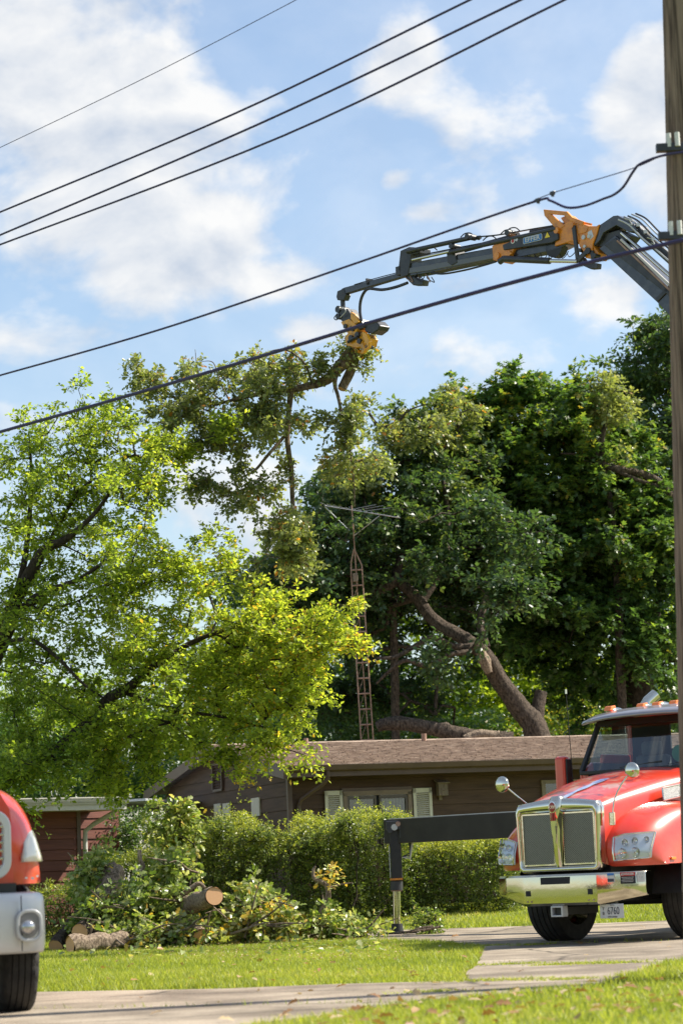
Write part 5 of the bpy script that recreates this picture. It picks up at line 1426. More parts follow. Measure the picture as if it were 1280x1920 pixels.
for (x, y, r_, mt) in ((966, 453, .045, M['plate_white']), (973, 450, .03, M['silver'])):
    g = G(); g.cyl(PC(x, y, -.062), PC(x, y, -.066), r_, 18); sk = g.build('round_sticker', mt, crane)
g = G(); g.cyl(PC(966, 453, -.066), PC(966, 453, -.068), .028, 14); g.build('sticker_mark', M['label_red'], crane)
plate('emblem', [(1105, 436), (1112, 432), (1116, 444), (1110, 450), (1105, 444)], .004, M['silver'], -.049, bevel=0)

# stabiliser beam and leg to the left of the truck
la, lb = TL(-4.6, 5.2, 0), TL(-.6, 5.2, 0)
foot = ground(744, 1752); tl = at(728, 1537, foot[1] + .0); bl = at(755, 1581, foot[1])
zc_ = (tl[2] + bl[2]) / 2; hb = tl[2] - bl[2]
dirb = unit(np.array([TL(0, 5.2, 0)[0] - foot[0], TL(0, 5.2, 0)[1] - foot[1], 0]))
bx = np.array([tl[0], foot[1], 0])
far_end = np.array([TL(.4, 5.2, 0)[0], TL(.4, 5.2, 0)[1], 0])
A_ = np.array([bx[0], bx[1], zc_]); B_ = np.array([far_end[0], far_end[1], zc_ - .02])
g = G(); g.beam(A_, B_, .26, hb); sb = g.build('stabiliser_beam', mat('beam_grey', (.016, .013, .012), .6, c2=(.028, .024, .021), scale=3), crane, bevel=.012)
db = unit(B_ - A_); nb_ = np.array([db[1], -db[0], 0])
g = G(); g.beam(A_ + db * .02 + np.array([0, 0, hb / 2 + .012]), B_ + np.array([0, 0, hb / 2 + .012]), .05, .012); g.build('beam_strip', M['silver'], sb)
for (t, dz) in ((.17, .08), (.26, -.1)):
    p = A_ + db * t + nb_ * .132 + np.array([0, 0, dz]); g = G(); g.cyl(p, p + nb_ * .012, .02, 10); g.build('beam_bolt', CD, sb)
lt = at(741, 1545, foot[1] - .2); ft = np.array([foot[0], foot[1] - .2, 0])
ax_ = unit(lt - ft); leg = lambda h_: ft + (lt - ft) * h_
Lh = np.linalg.norm(lt - ft)
rb_, rt = .085, .10
o1 = thing('x', '', None); bpy.data.objects.remove(o1)
g = G(); g.box(leg(.72), (.17, .17, Lh * .48)); g.build('leg_tube', M['black'], crane, bevel=.012)
lg = g
g = G(); g.cyl(leg(.48), leg(.40), .10, 20); g.build('leg_collar', CD, crane, smooth=True)
g = G(); g.box(leg(.50), (.20, .20, .03)); g.build('orange_band', M['orange'], crane)
g = G(); g.cyl(leg(.44), leg(.08), .062, 20); g.build('leg_rod', M['chrome'], crane, smooth=True)
g = G(); g.cyl(leg(.41), leg(.39), .085, 20); g.build('rod_seal', M['rust'], crane, smooth=True)
g = G(); g.cyl(leg(.10), leg(.03), .085, 16, r2=.10); g.cyl(leg(.03), np.array([ft[0], ft[1], .018]), .15, 20, r2=.17); g.build('foot_pad', M['black'], crane, smooth=True)
g = G(); g.box(np.array([ft[0], ft[1], .022]), (.62, .5, .04)); g.build('timber_mat', M['black'], crane)
g = G(); g.box(leg(1.0) + np.array([-.02, 0, -.02]), (.26, .26, .14)); g.box(leg(.93) + np.array([.13, -.08, 0]), (.14, .10, .22)); g.build('leg_head', CD, crane, bevel=.015)
for (dx, dz, r_, mt) in ((-.02, 0, .05, M['silver']), (.13, -.06, .045, M['orange']), (.13, .07, .04, CD), (-.09, -.05, .04, CD), (.04, .05, .04, M['rust'])):
    p = leg(.97) + np.array([dx, -.14, dz]); g = G(); g.cyl(p, p + np.array([0, .08, 0]), r_, 14); g.build('leg_fitting', mt, crane, smooth=True)
for k_ in range(4):
    g = G(); p = leg(.86) + np.array([.11, -.05, 0]); P = [p + np.array([0, 0, .05]), p + np.array([.10 + .02 * k_, -.03 * k_, -.05]), p + np.array([.10, 0, -.22 - .03 * k_]), p + np.array([-.02, 0, -.28])]; g.tube(P, .010, 6); g.build('leg_hose', M['hose'] if k_ < 2 else M['silver'], crane, smooth=True)
g = G(); g.box(leg(.66) + np.array([-.1, 0, .0]), (.012, .06, .5)); g.build('pipe_guard', M['silver'], crane)

# ================================================================== GRAPPLE SAW
gp = PC(664, 600)
grap = thing('grapple_saw', 'orange and black tree grapple saw hanging from the crane tip', 'grapple', gp)
def gpl(name, pts, th, mt, off=0.0, bevel=.008): return plate(name, pts, th, mt, off, grap, bevel)
gpl('tip_link', [(628, 545), (640, 540), (644, 552), (640, 562), (628, 562), (626, 556)], .12, CD, .05)
g = G(); g.cyl(PC(634, 560, .1), PC(635, 580, .1), .042, 14); g.build('link_shaft', CD, grap, smooth=True)
g = G(); g.cyl(PC(634, 580, -.02), PC(634, 580, .22), .06, 16); g.cyl(PC(634, 594, -.02), PC(634, 594, .16), .045, 14); g.build('rotator_joint', CD, grap, smooth=True)
gpl('rotator', [(630, 582), (650, 578), (662, 596), (652, 610), (640, 602)], .22, CD, .0)
gpl('upper_yoke', [(640, 604), (656, 598), (672, 612), (668, 628), (652, 624)], .26, M['yellow'], -.02)
gpl('yoke_ear', [(660, 585), (668, 590), (676, 604), (668, 608), (660, 598)], .06, M['yellow'], -.04)
gpl('valve_block', [(664, 600), (676, 598), (682, 614), (672, 618)], .2, CD, .0)
gpl('saw_box', [(678, 602), (700, 600), (709, 610), (705, 618), (694, 626), (680, 622)], .24, CD, .04, bevel=.02)
gpl('grapple_body', [(652, 624), (680, 624), (688, 634), (684, 648), (668, 652), (650, 648), (645, 634)], .26, M['yellow'], .0)
gpl('upper_claw', [(682, 622), (690, 626), (696, 640), (694, 652), (686, 658), (690, 646), (684, 632)], .07, M['yellow'], -.05)
gpl('lower_claw', [(666, 636), (680, 640), (686, 656), (682, 662), (676, 664), (680, 654), (670, 646)], .07, M['yellow'], -.02)
gpl('rear_claw', [(646, 632), (652, 636), (656, 650), (664, 660), (656, 660), (646, 648)], .07, M['yellow'], .14)
for k_, pts in enumerate([[(640, 580), (646, 577), (652, 584), (642, 596)], [(634, 588), (628, 596), (632, 600), (640, 594)], [(650, 582), (656, 594), (664, 604), (676, 610)], [(644, 584), (652, 600), (664, 610)], [(648, 578), (660, 590), (672, 606)]]):
    hosep('grapple_line', pts, .009, -.05 + .03 * k_, parent=grap, mt=M['silver'] if k_ in (0, 2) else None)
for (x, y, r_) in ((660, 634, .05), (676, 640, .045), (672, 628, .05), (690, 650, .03), (650, 612, .04), (664, 618, .035)):
    g = G(); g.cyl(PC(x, y, -.05), PC(x, y, .1), r_, 14); g.build('pivot_pin', CD, grap, smooth=True)
hosep('claw_cylinder', [(656, 642), (664, 637), (674, 632)], .028, -.045, parent=grap, mt=M['crane_dark'])

# ================================================================== LEFT TRUCK (nearer, cut by the frame)
LT = np.array([-3.52, 19.0, 0])
LT0 = LT.copy()
corn = at(88, 1636, 19.0)[0]
T2R = R(17)
xe_ = corn - LT[0]
LTP = np.array([corn - math.cos(T2R) * xe_, 19.0 - math.sin(T2R) * xe_, 0])
t2 = thing('red_work_truck', 'red truck with silver bumper and round fog lamp cut off by the left edge', 'truck', LTP, T2R, local=True)
def lx_(px, Y=19.0, py=1636): return at(px, py, Y)[0] - LT[0]
xe = lx_(88)                     # outer edge of bumper
def half2(Y, pts): return [(-x, Y, z) for (x, z) in pts] + [(x, Y, z) for (x, z) in reversed(pts)][1:]
hxg = lx_(24, py=1560)
HH = [half2(.0, [(hxg, 1.02), (hxg, 1.35), (hxg - .02, 1.60), (hxg - .10, 1.74), (hxg - .3, 1.80), (.4, 1.84), (0, 1.85)]),
      half2(.5, [(hxg + .06, 1.05), (hxg + .06, 1.4), (hxg + .03, 1.70), (hxg - .06, 1.86), (hxg - .3, 1.92), (.4, 1.95), (0, 1.96)]),
      half2(1.6, [(hxg + .15, 1.05), (hxg + .15, 1.45), (hxg + .12, 1.8), (hxg - .0, 1.98), (hxg - .25, 2.04), (.4, 2.08), (0, 2.09)])]
g = G(); g.grid(HH); g.build('hood', M['red'], t2, smooth=True, subsurf=2, angle=70)
g = G(); front = HH[0]; g.add([(x, -.002, z) for (x, y, z) in front], [tuple(range(len(front)))]); g.build('nose_panel', M['red'], t2)
for s in (-1, 1):
    rows = []
    for (Y, zt, w) in ((.02, 1.10, .7), (-.03, 1.2, .85), (-.02, 1.38, .96), (.05, 1.52, 1.0), (.2, 1.62, 1), (.5, 1.70, 1), (.95, 1.72, 1), (1.4, 1.64, 1), (1.7, 1.4, 1), (1.75, 1.1, 1)):
        X0 = hxg - .05; X1 = xe - .01
        zl = 1.03
        if abs(Y - .95) < .62 and Y > .3: zl = max(1.0, .51 + math.sqrt(.64 ** 2 - (Y - .95) ** 2))
        r_ = []
        for (u, dz) in ((0, .10), (.25, .07), (.5, .02), (.72, -.06), (.88, -.17), (.97, -.32), (1.0, None)):
            zz = zl if dz is None else max(zl + .01, zt + dz * (1 if dz > 0 else min(1, (zt - 1.0) / .6)))
            r_.append((s * (X0 + (X1 - X0) * u), Y + .26 * u ** 2.5 * max(0, 1 - Y), zz))
        rows.append(r_)
    lip = [(p[0], p[1] + .02, 1.02) for p in rows[0]]
    g = G(); g.grid([lip] + rows); g.build('fender', M['red'], t2, smooth=True, subsurf=2, angle=75)
    # headlight lens conforming to the corner
    rows = []; rows2 = []
    x0, x1 = lx_(47), lx_(89)
    for i in range(9):
        u = i / 8; X = x0 + (x1 - x0) * u
        zt = 1.37 + .07 * math.sin(u * math.pi * .8) - .14 * max(0, u - .55) / .45; zb = 1.19 + .0 * u
        y_ = -.065 + .26 * ((X - hxg + .05) / (xe - hxg + .04)) ** 2.5
        rows.append([(s * X, y_ - .02 + .10 * (j / 5) ** 2, zb + (zt - zb) * j / 5) for j in range(6)])
        rows2.append([(s * X, y_ + .03 + .10 * (j / 5) ** 2, zb + (zt - zb) * j / 5) for j in range(6)])
    g = G(); g.grid(rows2); hl = g.build('headlight', mat('lamp_back', (.75, .72, .66), .4, .3), t2, smooth=True)
    g = G(); g.grid(rows); lo_ = g.build('headlight_lens', mat('milky_lens', (.62, .60, .54), .12, coat=1.0), hl, smooth=True); md = lo_.modifiers.new('s', 'SOLIDIFY'); md.thickness = .05; md.offset = -1
for (x, z, w) in ((.99, 1.06, .016), (1.04, 1.075, .012), (.93, 1.065, .013)):
    g = G(); g.disc((x, -.02 + .26 * max(0, (x - hxg + .05) / (xe - hxg + .04)) ** 2.5 - .03, z), (.3, -1, 0), w, 9, ry=w * .6); g.build('paint_chip', M['silver'], t2)
# grille : silver ring and bars
gx = lx_(16, py=1580); zt, zb2 = 1.57, 1.09
def rr_ring(w, z0, z1, r_, n=6):
    o_l = []
    for (sx, sz, a0) in ((1, 1, 0), (-1, 1, 90), (-1, 0, 180), (1, 0, 270)):
        cx = sx * (w - r_); cz = (z1 - r_) if sz else (z0 + r_)
        for q in range(n + 1):
            a = R(a0 + 90 * q / n); o_l.append((cx + r_ * math.cos(a), cz + r_ * math.sin(a)))
    return o_l
g = rect_ring(rr_ring(gx + .015, zb2 - .03, zt + .03, .14), rr_ring(gx - .045, zb2 + .03, zt - .03, .10), -.06, .02); g.build('grille_surround', M['silver'], t2, smooth=True, angle=50, bevel=.01)
g = G(); g.box((0, .005, (zt + zb2) / 2), (2 * gx - .1, .01, zt - zb2 - .05)); g.build('grille_backing', M['interior'], t2)
for q in range(7):
    g = G(); g.box((0, -.03, zb2 + .07 + q * .062), (2 * gx - .09, .04, .020)); g.build('grille_bar', M['chrome'], t2, bevel=.005)
for q in range(-5, 6):
    g = G(); g.box((q * .15, -.015, (zt + zb2) / 2), (.012, .03, zt - zb2 - .06)); g.build('grille_upright', M['silver'], t2)
# bumper with rounded ends
z0, z1 = .49, .955
rows = []
for x, y_ in ((-1, .65), (-1, .30), (-.985, .12), (-.94, 0), (-.85, -.075), (-.6, -.115), (0, -.13), (.6, -.115), (.85, -.075), (.94, 0), (.985, .12), (1, .30), (1, .65)):
    X = x * xe; rows.append([(X * .985, y_ - .12 + .03, z0), (X, y_ - .12, z0 + .035), (X, y_ - .125, z0 + .2), (X, y_ - .12, z1 - .045), (X * .985, y_ - .12 + .03, z1), (X * .9, y_ - .12 + .12, z1 + .003)])
g = G(); g.grid(rows); bp2 = g.build('bumper', M['silver'], t2, smooth=True, angle=50, subsurf=1); md = bp2.modifiers.new('s', 'SOLIDIFY'); md.thickness = .02
for s in (-1, 1):
    fx = s * (lx_(57, 18.9, 1725) - .06); fz = .70
    g = rect_ring([(fx + x, fz + z) for x, z in rr_ring(.100, -.125, .125, .08)], [(fx + x, fz + z) for x, z in rr_ring(.074, -.098, .098, .06)], -.262, -.21); g.build('fog_lamp_surround', mat('silver_b', (.46, .46, .46), .4, .2), bp2, smooth=True, bevel=.008)
    g = G(); g.disc((fx, -.2585, fz + .01), (0, -1, 0), .076, 24, ry=.10); g.build('fog_recess', mat('recess_grey', (.16, .155, .15), .5), bp2)
    g = G(); g.disc((fx - .015, -.262, fz - .01), (0, -1, 0), .058, 28, dome=.045, rings=6); g.build('fog_lamp', mat('fog_lamp_glass', (.45, .45, .46), .12, .8), bp2, smooth=True)
for s in (-1, 1):
    g = G(); g.box((s * lx_(28, 18.9, 1725), -.246, .72), (.006, .012, .42)); g.build('bumper_seam', M['interior'], bp2)
g = G(); g.box((0, .1, .99), (2 * xe - .5, .3, .08)); g.build('gap_filler', M['black'], t2)
g = G(); g.box((0, 3.5, .75), (.9, 6.5, .35)); g.build('chassis', M['black'], t2)
for s in (-1, 1): wheel(t2, s * (lx_(30, 19.9, 1760) + .22), .80, .51, .30, side=s, steer=-.0)
g = G()
for s in (-1, 1):
    g.plate([(s * .93, 1.7, 1.0), (s * .93, 1.7, 2.05), (s * .93, 1.95, 2.15), (s * .93, 3.4, 2.15), (s * .93, 3.4, 1.0)], (-.04 * s, 0, 0))
g.box((0, 3.4, 1.9), (1.86, .05, 1.8)); g.box((0, 2.7, 2.83), (1.86, 1.4, .06)); g.build('cab', M['red'], t2, bevel=.02)
g = G(); g.grid([[(-.98, 1.75, 2.06), (0, 1.68, 2.1), (.98, 1.75, 2.06)], [(-.92, 2.05, 2.8), (0, 1.98, 2.82), (.92, 2.05, 2.8)]]); g.build('windshield', M['windshield'], t2, smooth=True)
# ================================================================== VEGETATION
def PP(*pts): return [at(x, y, Y) for x, y, Y in pts]
# ---- near left tree (bright yellow-green)
Yt = 40.0
B = [ # px, py, Y, rx, ry, rdepth, clusters, tint
 (50, 900, 40, 90, 90, 1.6, 60, .3), (145, 850, 40, 80, 80, 1.3, 50, .3), (235, 850, 39.5, 95, 90, 1.4, 66, .4), (330, 830, 39, 80, 45, .8, 34, .5), (395, 800, 39, 36, 30, .4, 14, .5),
 (110, 1000, 39.5, 140, 110, 1.8, 100, .35), (265, 960, 39, 100, 90, 1.5, 80, .5), (60, 1120, 39.5, 110, 100, 2, 80, .2), (200, 1110, 39, 140, 90, 1.8, 100, .4), (340, 1060, 38.6, 90, 70, 1.2, 60, .55),
 (330, 1190, 38.3, 150, 95, 1.6, 120, .55), (470, 1170, 38, 110, 60, .9, 64, .6), (590, 1170, 38, 85, 36, .5, 34, .65), (545, 1230, 38, 110, 52, .9, 66, .65), (420, 1290, 38, 130, 70, 1.2, 80, .55), (530, 1330, 38, 66, 46, .6, 34, .6),
 (230, 1290, 38.4, 150, 90, 1.6, 90, .35), (80, 1290, 39, 120, 110, 2, 90, .2), (90, 1420, 38.5, 130, 66, 1.5, 80, .2), (230, 1390, 38.2, 110, 52, 1.2, 56, .35), (330, 1375, 38, 80, 40, .8, 34, .55), (460, 1390, 37.8, 40, 42, .4, 16, .6), (430, 1440, 37.8, 26, 22, .3, 6, .65),
 (565, 1395, 37.8, 26, 30, .3, 9, .65), (500, 1400, 37.8, 40, 22, .3, 9, .6), (665, 1215, 37.6, 38, 14, .25, 10, .7), (645, 1135, 37.8, 24, 12, .25, 5, .7), (150, 742, 40, 14, 34, .2, 7, .3), (215, 770, 40, 28, 30, .3, 9, .35), (50, 795, 40, 16, 34, .2, 6, .3), (20, 850, 40, 30, 30, .4, 8, .3),
 (430, 1040, 38.5, 40, 36, .5, 16, .5), (180, 1475, 38, 80, 30, .6, 22, .3), (560, 1290, 38, 60, 22, .4, 14, .65), (20, 1200, 39, 60, 90, 1.5, 40, .25), (10, 1480, 38.6, 60, 50, 1.0, 30, .2)]
trunk = PP((-150, 1760, 40), (-110, 1500, 40), (-40, 1300, 40), (5, 1195, 40), (28, 1130, 39.8), (60, 1070, 39.6), (85, 1030, 39.4), (125, 1010, 39.2), (180, 960, 39), (235, 880, 39))
paths = [(trunk, [.20, .18, .165, .15, .115, .10, .085, .06, .035, .02]),
 (PP((28, 1125, 39.8), (45, 1060, 39.9), (55, 980, 40), (60, 900, 40), (55, 820, 40)), [.07, .05, .04, .03, .012]),
 (PP((15, 1170, 39.9), (60, 1125, 39.5), (100, 1105, 39), (150, 1085, 38.8), (200, 1050, 38.6)), [.08, .065, .055, .04, .02]),
 (PP((60, 1070, 39.6), (110, 985, 39.7), (150, 920, 39.6), (190, 890, 39.5)), [.04, .035, .025, .015]),
 (PP((-60, 1500, 39.5), (60, 1440, 39), (160, 1360, 38.4), (205, 1310, 38.3), (240, 1290, 38.2), (300, 1240, 38.2), (370, 1200, 38.2), (470, 1165, 38)), [.13, .10, .085, .095, .08, .055, .04, .02]),
 (PP((245, 1290, 38.2), (262, 1268, 38.3), (300, 1232, 38.3), (345, 1200, 38.5)), [.05, .045, .04, .02]),
 (PP((240, 1300, 38.2), (330, 1330, 38), (420, 1345, 37.9), (520, 1370, 37.8)), [.04, .03, .02, .01]),
 (PP((10, 1205, 40), (60, 1200, 39), (110, 1235, 38.5), (160, 1285, 38.2), (230, 1330, 38)), [.05, .035, .03, .022, .012])]
B = [b[:6] + (int(b[6] * .84), b[7] + .02) for b in B]
plant('yellow_green_tree', 'bright yellow green leafy tree spreading from the left edge in front of the house', 'tree', ground(-150, 1745), B + [(395, 1412, 37.8, 44, 22, .4, 12, .5), (505, 1385, 37.8, 50, 22, .4, 12, .5), (290, 1440, 38, 40, 24, .4, 10, .4)], 6, 9, .27, .085, LEAF2, M['leaf_yellow'], M['bark_dark'], paths, droop=.22, flat=.75, rtip=.0045, seg=.3, tjit=.2, twig_r=.0028, frond=1.15)

# ---- oak top held by the grapple
B = [(315, 700, 40, 46, 40, .7, 26, .55), (345, 755, 40, 66, 52, .8, 46, .55), (420, 735, 40, 66, 46, .8, 40, .5), (500, 715, 40, 66, 50, .8, 44, .5), (560, 680, 40, 56, 34, .7, 28, .45), (470, 800, 40, 76, 56, .9, 60, .5), (400, 850, 40, 52, 62, .8, 38, .35),
 (440, 930, 40, 56, 36, .7, 30, .45), (520, 900, 40.1, 26, 60, .4, 10, .4), (540, 985, 40, 66, 40, .8, 30, .5), (550, 1050, 40, 78, 50, .9, 54, .5), (520, 780, 40, 60, 50, .7, 30, .5), (640, 780, 40, 44, 34, .5, 22, .45), (650, 850, 40, 44, 60, .6, 34, .45), (700, 870, 40, 36, 36, .5, 16, .5),
 (690, 640, 40, 14, 20, .2, 4, .4), (672, 684, 40, 12, 12, .1, 3, .5), (645, 640, 40, 12, 14, .2, 3, .4), (560, 650, 40, 60, 22, .3, 9, .5), (480, 1040, 40, 30, 30, .4, 9, .5)]
B = [b[:6] + (max(5, int(b[6] * 1.0)), b[7]) for b in B]
limb = PP((668, 655, 40), (655, 668, 40), (635, 690, 40), (612, 712, 40), (585, 722, 40), (540, 732, 40), (470, 742, 40), (400, 760, 40))
paths = [(limb, [.125, .12, .10, .085, .065, .05, .035, .02]),
 (PP((668, 660, 40.1), (664, 680, 40.1), (655, 700, 40.1), (641, 728, 40.1)), [.085, .085, .082, .078]),
 (PP((640, 690, 40), (629, 705, 40), (628, 725, 40), (634, 745, 40), (645, 800, 40), (660, 870, 40), (665, 950, 40)), [.045, .04, .035, .03, .022, .018, .01]),
 (PP((545, 735, 40), (540, 790, 40.1), (539, 830, 40.1), (546, 880, 40.1), (548, 930, 40.1), (552, 1000, 40), (555, 1060, 40)), [.05, .045, .045, .045, .04, .025, .012]),
 (PP((536, 815, 40.1), (505, 850, 40), (480, 880, 40), (460, 892, 40), (440, 900, 40)), [.028, .026, .022, .015, .01]),
 (PP((585, 722, 40), (570, 680, 40), (530, 655, 40), (480, 668, 40)), [.025, .018, .012, .006]),
 (PP((420, 755, 40), (380, 720, 40), (370, 690, 40), (366, 655, 40)), [.015, .01, .008, .004]),
 (PP((430, 750, 40), (412, 715, 40), (400, 680, 40), (378, 678, 40)), [.014, .01, .008, .004])]
held = plant('cut_oak_limb', 'cut oak top with browning grey green leaves hanging from the grapple', 'oak limb', PC(664, 652, .1), B, 5, 9, .24, .088, LEAF_OAK, M['leaf_oak'], M['bark_mid'], paths, droop=.2, flat=.55, rtip=.004, seg=.25, trunkname='main_limb', tjit=.22, frond=.7)
g = G(); g.disc(PC(641, 729, .1) * 0 + at(641, 729.5, 40.1), (-.3, -.3, -.9), .074, 18); g.build('cut_face', M['cut_wood'], held)

# ---- the trees behind the house
def base_of(px, Y): p = at(px, 1600, Y); return np.array([p[0], p[1], .28])
B = [(690, 900, 58, 56, 60, 1, 46, .6), (640, 950, 58, 66, 66, 1, 50, .5), (600, 1010, 58, 60, 46, 1, 34, .5), (540, 1060, 58, 70, 40, 1, 30, .45), (730, 850, 58, 40, 40, .8, 16, .7), (820, 790, 58, 50, 40, .8, 26, .7), (780, 830, 58, 50, 40, .8, 24, .65), (860, 760, 58.5, 40, 36, .8, 20, .75)]
paths = [([base_of(740, 58.5)] + PP((740, 1300, 58.5), (730, 1100, 58.6), (690, 980, 58.6), (680, 880, 58.4)), [.12, .10, .08, .05, .02])]
plant('pale_oak', 'pale olive leaved oak right behind the television aerial', 'tree', base_of(740, 58.5), [b[:7] + (b[7] - .2,) for b in B], 5, 9, .34, .12, LEAF_OAK, M['leaf_oak'], M['bark_oak'], paths, rtip=.006, flat=.55, frond=.9)

def base_of(px, Y): p = at(px, 1600, Y); return np.array([p[0], p[1], .28])
# dark oak left of the middle
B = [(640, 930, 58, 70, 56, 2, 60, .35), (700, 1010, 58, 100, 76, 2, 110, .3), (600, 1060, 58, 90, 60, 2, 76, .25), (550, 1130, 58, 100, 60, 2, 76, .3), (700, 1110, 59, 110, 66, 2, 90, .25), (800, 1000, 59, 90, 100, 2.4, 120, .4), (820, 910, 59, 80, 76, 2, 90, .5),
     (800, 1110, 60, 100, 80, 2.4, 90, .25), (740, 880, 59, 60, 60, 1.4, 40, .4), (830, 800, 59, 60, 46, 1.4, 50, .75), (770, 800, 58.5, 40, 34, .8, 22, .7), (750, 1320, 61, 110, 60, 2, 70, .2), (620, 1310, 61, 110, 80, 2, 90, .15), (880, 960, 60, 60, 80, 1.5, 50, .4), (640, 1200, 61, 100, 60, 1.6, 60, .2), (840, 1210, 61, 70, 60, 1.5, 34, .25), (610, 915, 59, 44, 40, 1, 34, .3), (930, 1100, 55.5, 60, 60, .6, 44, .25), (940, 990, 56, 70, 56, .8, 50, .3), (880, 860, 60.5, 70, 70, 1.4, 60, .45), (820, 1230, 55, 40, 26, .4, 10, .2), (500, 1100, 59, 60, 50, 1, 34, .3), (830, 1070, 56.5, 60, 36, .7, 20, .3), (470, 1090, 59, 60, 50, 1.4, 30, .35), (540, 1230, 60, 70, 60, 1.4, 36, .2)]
tr = PP((1030, 1470, 57.5), (1008, 1390, 57.5), (975, 1330, 57.5), (935, 1275, 57.4), (905, 1225, 57.2), (865, 1195, 57.2), (815, 1165, 57.4), (780, 1120, 57.6), (745, 1085, 57.8), (750, 1050, 58), (765, 1000, 58))
tr[0][2] = min(tr[0][2], 1.0)
paths = [([base_of(1035, 57.5)] + tr, [.50, .38, .31, .25, .22, .19, .16, .15, .14, .12, .09, .05]),
 (PP((910, 1215, 57.3), (900, 1170, 57.6), (912, 1120, 57.9), (940, 1070, 58.2), (950, 1000, 58.6), (945, 930, 59)), [.11, .10, .085, .07, .045, .02]),
 (PP((745, 1085, 57.8), (710, 1108, 57.6), (670, 1112, 57.5), (600, 1108, 57.5), (520, 1100, 57.5)), [.14, .11, .09, .07, .04]),
 (PP((890, 1212, 57), (850, 1212, 56.7), (810, 1195, 56.5), (780, 1210, 56.4), (740, 1232, 56.2), (705, 1234, 56.2)), [.10, .075, .07, .06, .05, .03]),
 (PP((880, 1222, 56.8), (840, 1228, 56.5), (800, 1248, 56.3), (760, 1238, 56.2), (730, 1258, 56.2), (705, 1282, 56.2)), [.08, .06, .05, .05, .04, .02]),
 (PP((1005, 1390, 57.6), (1008, 1330, 57.7), (1014, 1298, 57.8)), [.18, .16, .15]),
 (PP((790, 1130, 57.6), (830, 1060, 57.8), (840, 980, 58), (830, 880, 58.5), (840, 800, 59)), [.10, .08, .06, .05, .03]),
 (PP((690, 772, 58), (712, 800, 58), (745, 790, 58), (765, 770, 58), (800, 757, 58)), [.03, .045, .04, .025, .012]),
 (PP((745, 792, 58), (780, 830, 58.2), (830, 880, 58.5)), [.04, .05, .06])]
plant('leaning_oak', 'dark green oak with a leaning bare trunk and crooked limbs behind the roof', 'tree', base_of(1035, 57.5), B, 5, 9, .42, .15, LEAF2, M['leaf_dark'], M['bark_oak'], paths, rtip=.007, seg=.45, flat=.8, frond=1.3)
lo_k = bpy.data.objects['leaning_oak']
g = G(); noisy_tube(g, PP((899, 1222, 57.0), (908, 1240, 57.0), (916, 1262, 57.0)), [.10, .15, .08], 12); g.build('bark_scar', M['bark_light'], lo_k, smooth=True, angle=80)
# big maple
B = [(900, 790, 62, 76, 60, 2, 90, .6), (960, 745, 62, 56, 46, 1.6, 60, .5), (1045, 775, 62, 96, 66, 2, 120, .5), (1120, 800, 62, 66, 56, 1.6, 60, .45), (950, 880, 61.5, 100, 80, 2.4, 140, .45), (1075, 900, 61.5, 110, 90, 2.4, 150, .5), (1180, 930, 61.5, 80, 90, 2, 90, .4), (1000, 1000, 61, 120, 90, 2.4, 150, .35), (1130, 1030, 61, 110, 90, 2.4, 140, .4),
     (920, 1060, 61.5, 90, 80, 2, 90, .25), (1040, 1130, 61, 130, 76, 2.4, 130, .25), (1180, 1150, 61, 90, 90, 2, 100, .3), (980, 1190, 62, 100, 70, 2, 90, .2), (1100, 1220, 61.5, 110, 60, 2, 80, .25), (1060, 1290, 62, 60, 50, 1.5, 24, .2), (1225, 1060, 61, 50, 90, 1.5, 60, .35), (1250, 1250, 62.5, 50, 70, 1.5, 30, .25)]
paths = [([base_of(1205, 62)] + PP((1198, 1330, 62), (1200, 1230, 62), (1185, 1130, 62), (1130, 1000, 62), (1080, 880, 62), (1050, 780, 62)), [.42, .36, .32, .26, .18, .1, .04]),
 ([base_of(1160, 62.5)] + PP((1163, 1320, 62.5), (1168, 1200, 62.4), (1120, 1130, 62.2), (1040, 1060, 62), (970, 960, 62), (930, 860, 62)), [.26, .22, .18, .14, .11, .08, .03]),
 (PP((1200, 1240, 62), (1230, 1150, 62), (1235, 1050, 61.8), (1200, 950, 61.8)), [.16, .12, .09, .04]),
 (PP((1120, 1130, 62.2), (1100, 1200, 62), (1040, 1240, 61.6)), [.06, .05, .03])]
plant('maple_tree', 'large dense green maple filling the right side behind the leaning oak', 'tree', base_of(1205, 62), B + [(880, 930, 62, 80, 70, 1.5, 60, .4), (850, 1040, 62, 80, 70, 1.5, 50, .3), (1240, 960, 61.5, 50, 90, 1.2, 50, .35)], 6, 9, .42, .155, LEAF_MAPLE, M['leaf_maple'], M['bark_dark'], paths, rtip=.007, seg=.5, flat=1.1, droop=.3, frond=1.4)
# tall tree at the right, behind the maple
B = [(1250, 650, 66, 52, 52, 1.6, 60, .45), (1195, 720, 66, 56, 60, 1.8, 70, .4), (1265, 750, 66, 66, 90, 2, 90, .35), (1215, 830, 66, 76, 70, 2, 90, .3), (1240, 910, 66, 60, 70, 2, 60, .25), (1240, 605, 66, 22, 22, .8, 14, .5), (1330, 780, 66, 70, 200, 2, 60, .3)]
paths = [([base_of(1290, 66)] + PP((1285, 1100, 66), (1270, 900, 66), (1255, 760, 66), (1250, 660, 66)), [.4, .3, .2, .1, .04]),
         (PP((1300, 1010, 62), (1262, 945, 61), (1235, 908, 60.5), (1200, 888, 60.2), (1160, 880, 60), (1118, 868, 60)), [.2, .16, .13, .10, .09, .07]),
         (PP((1240, 915, 60.4), (1190, 898, 60), (1150, 880, 60), (1100, 855, 60), (1050, 850, 60)), [.06, .05, .05, .04, .02]),
         (PP((1118, 868, 60), (1122, 830, 60), (1132, 800, 60), (1138, 780, 60)), [.06, .05, .04, .02])]
